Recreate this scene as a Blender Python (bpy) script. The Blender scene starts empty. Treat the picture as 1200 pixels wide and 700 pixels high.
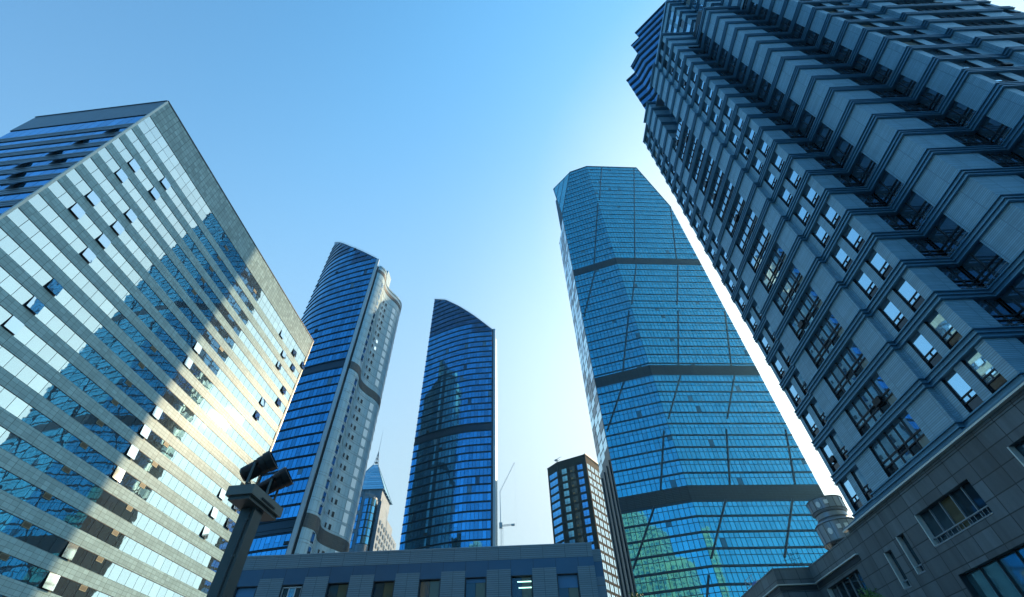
import bpy, math, random
from mathutils import Vector, Matrix
random.seed(7)
C = bpy.context.scene.collection
EYE = 1.6                                   # eye height; heights below are measured from the eye
# ------------------------------------------------------------------ camera
F = 533.0
def cam_basis():
    up = Vector(((580-600)/F, (350+145)/F, -1.0)).normalized()
    fw = Vector((0, 0, -1)); Y = (fw - up*fw.dot(up)).normalized(); X = Y.cross(up)
    return Matrix((X, Y, up))               # world = M @ camera
CM = cam_basis()
def ray(x, y): return CM @ Vector(((x-600)/F, (350-y)/F, -1.0))
def tanel(x, y): w = ray(x, y); return w.z/math.hypot(w.x, w.y)
cam = bpy.data.cameras.new('camera'); cam.sensor_width = 36; cam.lens = 36*F/1200
cam.clip_start = .1; cam.clip_end = 20000
co = bpy.data.objects.new('camera', cam); C.objects.link(co)
m4 = CM.to_4x4(); m4.translation = (0, 0, EYE); co.matrix_world = m4
bpy.context.scene.camera = co

# ------------------------------------------------------------------ materials
def nd(nt, t, **kw):
    n = nt.nodes.new(t)
    for k, v in kw.items(): setattr(n, k, v)
    return n
def math_n(nt, op, a, b=None, c=None):
    n = nd(nt, 'ShaderNodeMath', operation=op)
    for i, v in enumerate((a, b, c)):
        if v is None: continue
        if isinstance(v, (int, float)): n.inputs[i].default_value = v
        else: nt.links.new(v, n.inputs[i])
    return n.outputs[0]
def mixc(nt, f, a, b, mode='MIX'):
    n = nd(nt, 'ShaderNodeMix', data_type='RGBA', blend_type=mode)
    for i, v in ((0, f), (6, a), (7, b)):
        if isinstance(v, (int, float)): n.inputs[i].default_value = v
        elif isinstance(v, (tuple, list)): n.inputs[i].default_value = (*v, 1) if len(v) == 3 else v
        else: nt.links.new(v, n.inputs[i])
    return n.outputs[2]
def base_mat(name, col, rough=.5, metal=0.0, spec=.5):
    m = bpy.data.materials.new(name); m.use_nodes = True
    b = m.node_tree.nodes['Principled BSDF']
    b.inputs['Base Color'].default_value = (*col, 1); b.inputs['Roughness'].default_value = rough
    b.inputs['Metallic'].default_value = metal; b.inputs['Specular IOR Level'].default_value = spec
    return m, m.node_tree, b
def coords(nt):
    tc = nd(nt, 'ShaderNodeTexCoord'); sx = nd(nt, 'ShaderNodeSeparateXYZ')
    nt.links.new(tc.outputs['Object'], sx.inputs[0]); return tc.outputs['Object'], sx.outputs
def noise(nt, vec, scale, detail=3, rough=.55):
    n = nd(nt, 'ShaderNodeTexNoise'); n.inputs['Scale'].default_value = scale
    n.inputs['Detail'].default_value = detail; n.inputs['Roughness'].default_value = rough
    nt.links.new(vec, n.inputs['Vector']); return n.outputs['Fac']
def scaled(nt, vec, s):
    n = nd(nt, 'ShaderNodeMapping'); n.inputs['Scale'].default_value = s
    nt.links.new(vec, n.inputs['Vector']); return n.outputs[0]
def line_mask(nt, c, period, width, shift=0.0):
    t = math_n(nt, 'FRACT', math_n(nt, 'MULTIPLY_ADD', c, 1/period, shift+500))
    return math_n(nt, 'LESS_THAN', t, width/period)
def plain(name, col, rough=.5, metal=0.0, var=.25, scale=.8, streak=False, spec=.5):
    m, nt, b = base_mat(name, col, rough, metal, spec)
    v, s = coords(nt)
    vv = scaled(nt, v, (1, 1, .12)) if streak else v
    f = noise(nt, vv, scale, 5)
    lo = tuple(c*(1-var) for c in col); hi = tuple(min(1, c*(1+var)) for c in col)
    nt.links.new(mixc(nt, f, lo, hi), b.inputs['Base Color'])
    return m
def tiled(name, col, joint, axis, pu, pz, wu, wz, rough=.5, metal=0.0, var=.12, spec=.5, big=None, streak=0.0, bump=.02, zshift=0.0):
    """cladding with joints every pu along the wall and pz up it; every tile has its own shade"""
    m, nt, b = base_mat(name, col, rough, metal, spec)
    v, s = coords(nt)
    u = {'x': s[0], 'y': s[1]}.get(axis) if axis != 'xy' else math_n(nt, 'ADD', s[0], s[1])
    mu = line_mask(nt, u, pu, wu); mz = line_mask(nt, s[2], pz, wz, zshift)
    j = math_n(nt, 'MAXIMUM', mu, mz)
    cu = math_n(nt, 'FLOOR', math_n(nt, 'MULTIPLY_ADD', u, 1/pu, 500)); cz = math_n(nt, 'FLOOR', math_n(nt, 'MULTIPLY_ADD', s[2], 1/pz, 500+zshift))
    cb = nd(nt, 'ShaderNodeCombineXYZ'); nt.links.new(cu, cb.inputs[0]); nt.links.new(cz, cb.inputs[1])
    wn = nd(nt, 'ShaderNodeTexWhiteNoise', noise_dimensions='2D'); nt.links.new(cb.outputs[0], wn.inputs[0])
    lo = tuple(c*(1-var) for c in col); hi = tuple(min(1, c*(1+var)) for c in col)
    c = mixc(nt, wn.outputs[0], lo, hi)
    if streak:
        f = noise(nt, scaled(nt, v, (1, 1, .08)), 1.1, 5)
        c = mixc(nt, streak, c, mixc(nt, f, (.25, .25, .25), (1.25, 1.25, 1.25)), 'MULTIPLY')
    f2 = noise(nt, v, 6.0, 3)
    c = mixc(nt, .35, c, mixc(nt, f2, (.7, .7, .7), (1.3, 1.3, 1.3)), 'MULTIPLY')
    if big:
        j = math_n(nt, 'MAXIMUM', j, line_mask(nt, u, big[0], big[1]))
    c = mixc(nt, j, c, joint)
    nt.links.new(c, b.inputs['Base Color'])
    if bump:
        bp = nd(nt, 'ShaderNodeBump'); bp.invert = True; bp.inputs['Distance'].default_value = bump; bp.inputs['Strength'].default_value = .7
        nt.links.new(j, bp.inputs['Height']); nt.links.new(bp.outputs[0], b.inputs['Normal'])
    return m
def glass(name, col, metal=.8, rough=.03, tilt=.012, wave=.0, wscale=.5, var=.2, blind=0.0, blind_col=(.35, .38, .36), dark=0.0, dark_col=(.01, .02, .03)):
    """reflective pane: every pane (mesh island) sits at its own small angle, with its own tint; some have blinds drawn"""
    m, nt, b = base_mat(name, col, rough, metal, .6)
    v, s = coords(nt)
    g = nd(nt, 'ShaderNodeNewGeometry'); r = g.outputs['Random Per Island']
    wn = nd(nt, 'ShaderNodeTexWhiteNoise', noise_dimensions='1D'); nt.links.new(r, wn.inputs['W'])
    off = nd(nt, 'ShaderNodeVectorMath', operation='SUBTRACT'); nt.links.new(wn.outputs['Color'], off.inputs[0]); off.inputs[1].default_value = (.5, .5, .5)
    sc = nd(nt, 'ShaderNodeVectorMath', operation='SCALE'); nt.links.new(off.outputs[0], sc.inputs[0]); sc.inputs['Scale'].default_value = tilt
    src = g.outputs['Normal']
    if wave:
        bp = nd(nt, 'ShaderNodeBump'); bp.inputs['Distance'].default_value = wave; bp.inputs['Strength'].default_value = 1
        nt.links.new(noise(nt, v, wscale, 1.5), bp.inputs['Height']); src = bp.outputs[0]
    ad = nd(nt, 'ShaderNodeVectorMath', operation='ADD'); nt.links.new(src, ad.inputs[0]); nt.links.new(sc.outputs[0], ad.inputs[1])
    no = nd(nt, 'ShaderNodeVectorMath', operation='NORMALIZE'); nt.links.new(ad.outputs[0], no.inputs[0])
    nt.links.new(no.outputs[0], b.inputs['Normal'])
    lo = tuple(c*(1-var) for c in col); hi = tuple(min(1, c*(1+var)) for c in col)
    c = mixc(nt, r, lo, hi); mt = metal
    if blind or dark:
        wn2 = nd(nt, 'ShaderNodeTexWhiteNoise', noise_dimensions='1D'); nt.links.new(math_n(nt, 'ADD', r, 3.7), wn2.inputs['W'])
        isb = math_n(nt, 'LESS_THAN', wn2.outputs[0], blind); isd = math_n(nt, 'GREATER_THAN', wn2.outputs[0], 1-dark)
        c = mixc(nt, isb, c, blind_col); c = mixc(nt, isd, c, dark_col)
        k = math_n(nt, 'MAXIMUM', isb, isd)
        nt.links.new(math_n(nt, 'MULTIPLY', math_n(nt, 'SUBTRACT', 1.0, math_n(nt, 'MULTIPLY', k, .7)), metal), b.inputs['Metallic'])
    nt.links.new(c, b.inputs['Base Color'])
    return m
M = {}
M['l_glass'] = glass('office_glass', (.45, .58, .62), .92, .015, .005, .005, .5, .08)
M['l_glass_open'] = glass('casement_glass', (.50, .70, .85), .9, .02, .02, .01, .5, .2)
M['l_glass_s'] = glass('south_office_glass', (.06, .42, .80), .9, .03, .012, .01, .5, .15)
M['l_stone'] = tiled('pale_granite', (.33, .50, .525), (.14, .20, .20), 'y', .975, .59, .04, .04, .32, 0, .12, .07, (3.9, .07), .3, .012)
M['l_stone_p'] = tiled('pale_granite_parapet', (.31, .44, .45), (.12, .17, .17), 'y', .975, .85, .06, .06, .32, 0, .18, .05, (3.9, .09), .3, .012)
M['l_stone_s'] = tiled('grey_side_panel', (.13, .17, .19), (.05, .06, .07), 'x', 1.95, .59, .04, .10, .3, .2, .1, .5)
M['l_trim'] = plain('pale_corner_trim', (.55, .60, .55), .35, .1, .1)
M['dark'] = plain('dark_void', (.012, .018, .024), .6, 0, .2)
M['dark_frame'] = plain('dark_window_frame', (.018, .028, .038), .4, .3, .2)
M['brass'] = plain('tan_vent_panel', (.05, .05, .032), .5, .2, .3)
M['brass_rim'] = plain('tan_vent_rim', (.17, .18, .13), .5, .2, .2)
M['r_brick'] = tiled('ribbed_grey_tile', (.23, .44, .57), (.12, .24, .32), 'xy', 1.9, .155, .05, .04, .45, .1, .12, .5, None, .40, .015)
M['r_band'] = plain('dark_blue_metal', (.065, .18, .275), .35, .4, .25, 1.5)
M['r_lip'] = plain('blue_metal_lip', (.10, .26, .38), .3, .4, .2, 2)
M['r_glass'] = glass('grey_tower_glass', (.36, .58, .72), .88, .02, .007, .003, .5, .2, .10, (.30, .33, .30), .08)
M['r_glass_d'] = glass('dark_corner_glass', (.15, .26, .34), .8, .03, .02, .01, .5, .2, .1, (.12, .15, .15))
M['r_crown'] = glass('crown_glass', (.05, .25, .50), .88, .05, .01, 0, .5, .25)
M['stone'] = tiled('grey_podium_stone', (.125, .17, .195), (.025, .036, .042), 'y', 1.8, 1.12, .07, .07, .5, 0, .24, .4, None, .9, .02)
M['stone_s'] = tiled('grey_podium_stone_return', (.115, .15, .17), (.025, .036, .042), 'x', 1.8, 1.12, .07, .07, .5, 0, .24, .4, None, .9, .02)
M['ledge'] = plain('pale_ledge', (.55, .62, .60), .35, .3, .1)
M['c_glass'] = glass('tall_tower_glass', (.09, .48, .59), .9, .03, .005, .004, .6, .13, .004, (.10, .26, .32), .004, (.03, .16, .22))
M['c_dark'] = glass('flank_glass', (.03, .15, .22), .85, .04, .006, .004, .6, .2)
M['c_back'] = plain('tower_mullion', (.008, .032, .055), .4, .5, .2)
M['c_louver'] = tiled('dark_louvre', (.016, .03, .04), (.006, .01, .014), 'xy', 1.45, .5, .12, .15, .4, .4, .15)
M['c_brace'] = plain('dark_blue_brace', (.01, .03, .05), .35, .4, .2)
M['c_side'] = glass('side_strip_glass', (.62, .78, .88), .9, .04, .02, 0, .5, .3, 0, (0, 0, 0), .30, (.01, .02, .03))
M['t_glass'] = glass('curved_tower_glass', (.075, .345, .58), .9, .035, .006, .003, .6, .24, .01, (.10, .22, .3), .004, (.02, .08, .14))
M['t_crown'] = glass('crown_screen', (.035, .12, .22), .8, .12, .01, 0, .5, .3)
M['t_ledge'] = plain('dark_ledge', (.012, .034, .06), .4, .4, .2)
M['t_white'] = tiled('pale_wave_panel', (.37, .52, .58), (.2, .27, .30), 'y', 1.2, 3.85, .05, .11, .35, .1, .05, .5)
M['t_sky_white'] = glass('white_sky_reflection', (.85, .9, .92), .15, .3, 0, 0, .5, .1)  # near-white colour stands in for bright sky mirrored in these panes
M['t_fin'] = plain('pale_fin', (.42, .50, .54), .35, .3, .08)
M['t_louver'] = tiled('grey_louvre', (.09, .09, .085), (.05, .05, .05), 'xy', 1.2, .5, .06, .06, .5, .2, .1)
M['white_glass'] = glass('bright_reflecting_glass', (.80, .90, .96), .95, .04, .03, 0, .5, .1)
M['s_stone'] = tiled('spire_tower_stone', (.17, .25, .32), (.15, .15, .14), 'xy', 2.0, 1.2, .06, .06, .5, 0, .12)
M['s_glass'] = glass('spire_tower_glass', (.09, .34, .54), .88, .04, .02, .01, .5, .25, .05, (.15, .2, .2))
M['s_crown'] = glass('pyramid_glass', (.30, .62, .80), .55, .25, .02, 0, .5, .15)
M['b_wall'] = plain('brown_black_cladding', (.013, .021, .028), .7, 0, .3, .8, False, .05)
M['b_glass'] = glass('blue_block_glass', (.12, .42, .72), .6, .03, .02, 0, .5, .2)
M['b_white'] = glass('bright_block_glass', (.50, .60, .66), .9, .04, .02, 0, .5, .12)
M['b_trim'] = plain('tan_coping', (.42, .34, .24), .5, 0, .15)
M['low_panel'] = tiled('grey_corrugated_panel', (.17, .235, .27), (.07, .105, .13), 'x', 1.965, .16, .04, .035, .45, .2, .06, .5, None, .15, .012)
M['low_blue'] = plain('blue_fascia_panel', (.035, .095, .165), .35, .3, .12)
M['low_glass'] = glass('low_block_glass', (.03, .06, .08), .5, .03, .02, .01, .5, .5, .15, (.10, .09, .05))
M['white_frame'] = plain('white_frame', (.55, .58, .6), .4, .1, .1)
M['blue_blind'] = plain('blue_blind', (.04, .17, .33), .5, 0, .1)
M['post'] = plain('grey_green_paint', (.045, .065, .068), .4, .3, .15, 3)
M['post_pale'] = plain('pale_grey_paint', (.10, .125, .12), .4, .2, .15, 3)
M['black'] = plain('black_paint', (.012, .013, .014), .35, .3, .3, 5)
M['lens'] = glass('lamp_lens', (.25, .3, .32), .8, .08, 0, 0, .5, .1)
M['tank'] = plain('grey_painted_steel', (.20, .245, .29), .35, .4, .2, .7, True)
M['tank_rib'] = plain('dark_steel', (.06, .075, .09), .4, .5, .2)
M['tank_panel'] = plain('pale_hatch', (.62, .68, .7), .4, .1, .1)
M['rail'] = plain('rail_grey', (.22, .28, .32), .4, .4, .1)
M['vent_blue'] = plain('vent_blue', (.02, .14, .50), .4, .1, .2)
M['crane'] = plain('crane_paint', (.35, .40, .44), .5, .2, .1)
M['asphalt'] = plain('asphalt', (.06, .06, .062), .9, 0, .3, .5)
M['paving'] = tiled('paving_slab', (.22, .21, .20), (.10, .10, .10), 'x', .6, .6, .015, .015, .8, 0, .1, .3, None, 0, 0)
M['cream'] = tiled('cream_cladding', (.66, .60, .46), (.3, .28, .22), 'xy', 3.4, 3.4, .25, .3, .6, 0, .06)
M['teal_glass'] = glass('teal_glass', (.13, .30, .36), .8, .05, .02, 0, .5, .2)
M['bark'] = plain('bark', (.09, .07, .05), .9, 0, .3, 6)
M['leaf'] = plain('leaf', (.07, .16, .03), .6, 0, .5, 4)
M['lit'] = None
lm, lnt, lb = base_mat('lit_tube', (.6, .9, .8), .5)
lb.inputs['Emission Color'].default_value = (.45, 1, .85, 1); lb.inputs['Emission Strength'].default_value = .9
M['lit'] = lm

# ------------------------------------------------------------------ mesh helpers
class MB:
    def __init__(s): s.v = []; s.f = []; s.m = []; s.mats = []
    def mi(s, k):
        if k not in s.mats: s.mats.append(k)
        return s.mats.index(k)
    def poly(s, pts, k):
        if len(pts) < 3: return
        i = len(s.v); s.v += [tuple(p) for p in pts]; s.f.append(tuple(range(i, i+len(pts)))); s.m.append(s.mi(k))
    def hexa(s, p, k):                      # p: four bottom points counter-clockwise from above, four top
        i = len(s.v); s.v += [tuple(q) for q in p]
        for f in ((3, 2, 1, 0), (4, 5, 6, 7), (0, 1, 5, 4), (1, 2, 6, 5), (2, 3, 7, 6), (3, 0, 4, 7)):
            s.f.append(tuple(i+j for j in f)); s.m.append(s.mi(k))
    def box(s, x0, x1, y0, y1, z0, z1, k):
        s.hexa([(x0, y0, z0), (x1, y0, z0), (x1, y1, z0), (x0, y1, z0), (x0, y0, z1), (x1, y0, z1), (x1, y1, z1), (x0, y1, z1)], k)
    def prism(s, pts, z0, z1, k, ktop=None):   # pts any order; z1 may be a list
        n = len(pts); a = sum(pts[i][0]*pts[(i+1) % n][1]-pts[(i+1) % n][0]*pts[i][1] for i in range(n))
        if a < 0: pts = pts[::-1]
        for i in range(n):
            p, q = pts[i], pts[(i+1) % n]
            s.poly([(*p, z0), (*q, z0), (*q, z1), (*p, z1)], k)
        s.poly([(*p, z1) for p in pts], ktop or k); s.poly([(*p, z0) for p in pts[::-1]], ktop or k)
    def tube(s, a, b, r0, r1, k, n=8, cap=True):
        a = Vector(a); b = Vector(b); d = (b-a).normalized()
        u = d.orthogonal().normalized(); w = d.cross(u); i = len(s.v)
        for c, r in ((a, r0), (b, r1)):
            for j in range(n):
                t = 2*math.pi*j/n; s.v.append(tuple(c+u*r*math.cos(t)+w*r*math.sin(t)))
        for j in range(n):
            s.f.append((i+j, i+(j+1) % n, i+n+(j+1) % n, i+n+j)); s.m.append(s.mi(k))
        if cap:
            s.f.append(tuple(i+j for j in range(n))[::-1]); s.m.append(s.mi(k)); s.f.append(tuple(i+n+j for j in range(n))); s.m.append(s.mi(k))
    def lathe(s, c, prof, k, n=32, axis=None):
        """prof: list of (radius, height) along axis from c"""
        d = Vector(axis).normalized() if axis else Vector((0, 0, 1)); u = d.orthogonal().normalized(); w = d.cross(u); c = Vector(c)
        i = len(s.v)
        for r, h in prof:
            for j in range(n):
                t = 2*math.pi*j/n; s.v.append(tuple(c+d*h+u*r*math.cos(t)+w*r*math.sin(t)))
        for q in range(len(prof)-1):
            for j in range(n):
                s.f.append((i+q*n+j, i+q*n+(j+1) % n, i+(q+1)*n+(j+1) % n, i+(q+1)*n+j)); s.m.append(s.mi(k))
    def build(s, name, parent=None, base=(0, 0, -EYE), rot=0.0, label=None, smooth=False, kind=None):
        me = bpy.data.meshes.new(name)
        me.from_pydata([(x-base[0], y-base[1], z-base[2]) for x, y, z in s.v], [], s.f)
        for k in s.mats: me.materials.append(M[k])
        me.polygons.foreach_set('material_index', s.m)
        if smooth: me.polygons.foreach_set('use_smooth', [True]*len(s.f))
        me.update()
        o = bpy.data.objects.new(name, me); C.objects.link(o)
        if parent is not None: o.parent = parent
        else: o.location = (base[0], base[1], base[2]+EYE); o.rotation_euler.z = rot
        if label: o['label'] = label
        if kind: o['kind'] = kind
        return o
BASES = {}
def thing(name, label, cat, base, rot=0.0, group=None):
    o = bpy.data.objects.new(name, None); C.objects.link(o)
    o.location = (base[0], base[1], base[2]+EYE); o.rotation_euler.z = rot
    o['label'] = label; o['category'] = cat
    if group: o['group'] = group
    BASES[o.name] = base
    return o
def part(mb, name, parent, label=None, smooth=False, kind=None):
    p = parent
    while p.name not in BASES: p = p.parent
    o = mb.build(name, None, BASES[p.name], 0, label, smooth, kind)
    o.parent = parent; o.location = (0, 0, 0)
    return o
def tag(o, label, cat, group=None):
    o['label'] = label; o['category'] = cat
    if group: o['group'] = group
def offset(pts, d):
    """mitred offset of an open polyline to its right-hand side"""
    out = []
    for i, p in enumerate(pts):
        ns = []
        for a, b in ((i-1, i), (i, i+1)):
            if a < 0 or b >= len(pts): continue
            dx, dy = pts[b][0]-pts[a][0], pts[b][1]-pts[a][1]; l = math.hypot(dx, dy); ns.append((dy/l, -dx/l))
        if len(ns) == 1: n = ns[0]; out.append((p[0]+n[0]*d, p[1]+n[1]*d))
        else:
            sx, sy = ns[0][0]+ns[1][0], ns[0][1]+ns[1][1]; k = 2/max(.3, sx*sx+sy*sy); out.append((p[0]+sx*d*k, p[1]+sy*d*k))
    return out
def ribbon(mb, pts, z0, z1, o_in, o_out, k):
    a = offset(pts, o_in); b = offset(pts, o_out)
    for i in range(len(pts)-1):
        mb.poly([(*b[i], z0), (*b[i+1], z0), (*b[i+1], z1), (*b[i], z1)], k)
        mb.poly([(*b[i], z1), (*b[i+1], z1), (*a[i+1], z1), (*a[i], z1)], k)
        mb.poly([(*a[i], z0), (*a[i+1], z0), (*b[i+1], z0), (*b[i], z0)], k)
    for i, flip in ((0, False), (len(pts)-1, True)):
        q = [(*a[i], z0), (*b[i], z0), (*b[i], z1), (*a[i], z1)]; mb.poly(q[::-1] if flip else q, k)
def clip(poly, a, b, c):                    # keep a*u+b*v+c >= 0
    out = []
    for i in range(len(poly)):
        p, q = poly[i], poly[(i+1) % len(poly)]; dp = a*p[0]+b*p[1]+c; dq = a*q[0]+b*q[1]+c
        if dp >= 0: out.append(p)
        if (dp >= 0) != (dq >= 0): t = dp/(dp-dq); out.append((p[0]+(q[0]-p[0])*t, p[1]+(q[1]-p[1])*t))
    return out
def halfplane(p, q):                        # keeps the left of p->q
    return (-(q[1]-p[1]), q[0]-p[0], (q[1]-p[1])*p[0]-(q[0]-p[0])*p[1])
class Face:
    """a flat facade: u along, v up, n outward"""
    def __init__(s, p0, p1, zbase=0.0, up=None, n=None):
        s.o = Vector((p0[0], p0[1], zbase)) if len(p0) == 2 else Vector(p0)
        p1v = Vector((p1[0], p1[1], zbase)) if len(p1) == 2 else Vector(p1)
        s.L = (p1v-s.o).length; s.u = (p1v-s.o)/s.L
        s.v = Vector(up).normalized() if up else Vector((0, 0, 1))
        s.n = s.u.cross(s.v).normalized()
    def P(s, u, v, n=0.0): return s.o+s.u*u+s.v*v+s.n*n
    def rect(s, mb, u0, u1, v0, v1, n, k, hp=()):
        q = [(u0, v0), (u1, v0), (u1, v1), (u0, v1)]
        for h in hp:
            q = clip(q, *h)
            if len(q) < 3: return
        mb.poly([s.P(a, b, n) for a, b in q], k)
    def box(s, mb, u0, u1, v0, v1, n0, n1, k):
        mb.hexa([s.P(u0, v0, n1), s.P(u1, v0, n1), s.P(u1, v0, n0), s.P(u0, v0, n0), s.P(u0, v1, n1), s.P(u1, v1, n1), s.P(u1, v1, n0), s.P(u0, v1, n0)], k)
def spread(a, b, w):
    n = max(1, round((b-a)/w)); return [a+(b-a)*i/n for i in range(n+1)]

# ------------------------------------------------------------------ world and sun
SUN_AZ, SUN_EL = 45.8, 28.0
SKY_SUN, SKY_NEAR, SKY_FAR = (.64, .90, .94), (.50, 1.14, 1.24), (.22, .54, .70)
w = bpy.data.worlds.new('World'); bpy.context.scene.world = w; w.use_nodes = True
nt = w.node_tree; bg = nt.nodes['Background']
sky = nd(nt, 'ShaderNodeTexSky', sky_type='NISHITA'); sky.sun_disc = False
sky.sun_elevation = math.radians(SUN_EL); sky.sun_rotation = math.radians(SUN_AZ)
sky.air_density = 1.0; sky.dust_density = 1.6; sky.ozone_density = 2.0; sky.altitude = 0
# the half of the sky away from the sun is deeper and darker than Nishita alone gives
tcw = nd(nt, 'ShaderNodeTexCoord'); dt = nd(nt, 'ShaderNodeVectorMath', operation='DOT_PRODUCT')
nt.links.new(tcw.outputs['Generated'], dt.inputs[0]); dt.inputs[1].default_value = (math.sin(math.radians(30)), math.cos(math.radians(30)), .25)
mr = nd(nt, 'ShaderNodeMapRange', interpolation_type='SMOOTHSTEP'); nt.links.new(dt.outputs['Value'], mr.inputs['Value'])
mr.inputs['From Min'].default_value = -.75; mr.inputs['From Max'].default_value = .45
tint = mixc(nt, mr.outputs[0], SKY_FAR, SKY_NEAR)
mr2 = nd(nt, 'ShaderNodeMapRange', interpolation_type='SMOOTHSTEP'); nt.links.new(dt.outputs['Value'], mr2.inputs['Value'])
mr2.inputs['From Min'].default_value = .35; mr2.inputs['From Max'].default_value = .98
tint = mixc(nt, mr2.outputs[0], tint, SKY_SUN)
# pale haze towards the horizon on the sunny side
sep = nd(nt, 'ShaderNodeSeparateXYZ'); nt.links.new(tcw.outputs['Generated'], sep.inputs[0])
mh = nd(nt, 'ShaderNodeMapRange', interpolation_type='SMOOTHSTEP'); nt.links.new(sep.outputs[2], mh.inputs['Value'])
mh.inputs['From Min'].default_value = 1.18; mh.inputs['From Max'].default_value = .30; mh.inputs['To Max'].default_value = .92
ms = nd(nt, 'ShaderNodeMapRange'); nt.links.new(dt.outputs['Value'], ms.inputs['Value'])
ms.inputs['From Min'].default_value = .2; ms.inputs['From Max'].default_value = .85; ms.inputs['To Min'].default_value = .58
nse = nd(nt, 'ShaderNodeTexNoise'); nse.inputs['Scale'].default_value = 1.6; nse.inputs['Detail'].default_value = 5; nt.links.new(tcw.outputs['Generated'], nse.inputs['Vector'])
hz = math_n(nt, 'MULTIPLY', math_n(nt, 'MULTIPLY', math_n(nt, 'MULTIPLY', mh.outputs[0], mr.outputs[0]), ms.outputs[0]), math_n(nt, 'MULTIPLY_ADD', nse.outputs['Fac'], .30, .84))
hz = math_n(nt, 'MINIMUM', hz, 1.0)
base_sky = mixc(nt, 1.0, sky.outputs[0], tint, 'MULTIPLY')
ds = nd(nt, 'ShaderNodeVectorMath', operation='DOT_PRODUCT'); nt.links.new(tcw.outputs['Generated'], ds.inputs[0])
ds.inputs[1].default_value = (math.sin(math.radians(SUN_AZ))*math.cos(math.radians(SUN_EL)), math.cos(math.radians(SUN_AZ))*math.cos(math.radians(SUN_EL)), math.sin(math.radians(SUN_EL)))
mg = nd(nt, 'ShaderNodeMapRange', interpolation_type='SMOOTHSTEP'); nt.links.new(ds.outputs['Value'], mg.inputs['Value'])
mg.inputs['From Min'].default_value = .62; mg.inputs['From Max'].default_value = 1.0
hazy = mixc(nt, mg.outputs[0], (1.62, 2.10, 2.30), (3.1, 3.4, 3.4))
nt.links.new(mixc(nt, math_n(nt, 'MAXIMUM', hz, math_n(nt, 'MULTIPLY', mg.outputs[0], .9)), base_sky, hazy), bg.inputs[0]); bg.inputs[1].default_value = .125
sl = bpy.data.lights.new('sun', 'SUN'); sl.energy = 2.0; sl.angle = math.radians(.55); sl.color = (1, .74, .44)
so = bpy.data.objects.new('sun', sl); C.objects.link(so)
sd = Vector((math.sin(math.radians(SUN_AZ))*math.cos(math.radians(SUN_EL)), math.cos(math.radians(SUN_AZ))*math.cos(math.radians(SUN_EL)), math.sin(math.radians(SUN_EL))))
so.rotation_euler = sd.to_track_quat('Z', 'Y').to_euler(); so.location = (0, 0, 400)
vs = bpy.context.scene.view_settings
vs.view_transform = 'Standard'; vs.look = 'None'; vs.exposure = 1.55; vs.gamma = 1.0

# ------------------------------------------------------------------ ground
G = -EYE
mb = MB(); mb.poly([(-470, -470, G), (470, -470, G), (470, 470, G), (-470, 470, G)], 'asphalt')
o = mb.build('ground', None, (0, 0, G)); o['kind'] = 'structure'
mb = MB(); mb.box(-62, 26, -40, 118, G+.004, G+.13, 'paving')
o = mb.build('pavement', None, (0, 0, G)); o['kind'] = 'structure'

#==PARTS==
# ================================================================== striped office block on the left
LB = thing('office_building', 'striped office block of pale granite bands and mirror glass strips, left of the lamp post', 'building', (-67.84, 31.28, -EYE), -math.radians(4.3))
BASES[LB.name] = (0, 0, -EYE)
LL, LD, PW = 73.4, 28.2, 1.93
fr = Face((0, 0), (0, LL)); sf = Face((-LD, 0), (0, 0))
mb = MB(); mb.prism([(-.35, .35), (-.35, LL-.3), (-LD+.3, LL-.3), (-LD+.3, .35)], G, 95.6, 'dark', 'rail')
part(mb, 'building_core', LB)
mb = MB()
fr.box(mb, 0, LL, 89.35, 96.16, -.3, .05, 'l_stone_p'); fr.box(mb, -.02, LL+.1, 96.16, 96.42, -.5, .16, 'dark_frame')
part(mb, 'parapet_screen', LB)
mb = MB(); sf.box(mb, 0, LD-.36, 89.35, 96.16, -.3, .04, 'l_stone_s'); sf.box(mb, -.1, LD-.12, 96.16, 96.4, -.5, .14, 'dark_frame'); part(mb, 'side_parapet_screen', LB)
mb = MB(); fr.box(mb, -.02, .32, G, 96.10, -.3, .11, 'l_trim'); part(mb, 'corner_trim', LB)
mb = MB()
for n0 in (.02, .5): fr.box(mb, LL-n0-.22, LL-n0, G, 96.1, -.2, .13, 'l_trim' if n0 < .1 else 'dark_frame')
part(mb, 'end_trim', LB)
DARK = {(-1, 30), (-1, 34), (-1, 37), (0, 5), (0, 32), (0, 35), (1, 2), (1, 5), (1, 32), (2, 2), (2, 35), (3, 5), (3, 35), (4, 2), (4, 5), (4, 32), (5, 2), (5, 5), (5, 32), (6, 5), (8, 5), (9, 5), (10, 5)}
BRIGHT = {(5, 19), (6, 19), (9, 19), (10, 19), (10, 32), (10, 35), (11, 19), (11, 32), (11, 35), (12, 19), (12, 32), (15, 19), (16, 19)}
BRASS = {(-1, 15), (-1, 22), (0, 15), (1, 15), (2, 15), (3, 15), (4, 22)} | {(k, 15) for k in range(7, 17)} | {(k, 22) for k in range(10, 17)}
def casement(mb, f, u0, u1, v0, v1, ang, gk, side=False):
    """top-hung sash pushed out at the bottom, in a dark opening"""
    f.rect(mb, u0, u1, v0, v1, .012, 'dark')
    h = v1-v0-.1; s, c = math.sin(ang), math.cos(ang)
    def q(u, t, d): return f.P(u, v1-.05-t*c-d*s*0, .05+t*s+d)
    a, b = u0+.06, u1-.06
    P = [q(a, h, 0), q(b, h, 0), q(b, 0, 0), q(a, 0, 0)]; Q = [q(a, h, .06), q(b, h, .06), q(b, 0, .06), q(a, 0, .06)]
    mb.poly(Q, gk)
    for i in range(4): mb.poly([P[i], P[(i+1) % 4], Q[(i+1) % 4], Q[i]], 'dark_frame')
    mb.poly(P[::-1], 'dark_frame')
NP = int(LL/PW)
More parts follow.
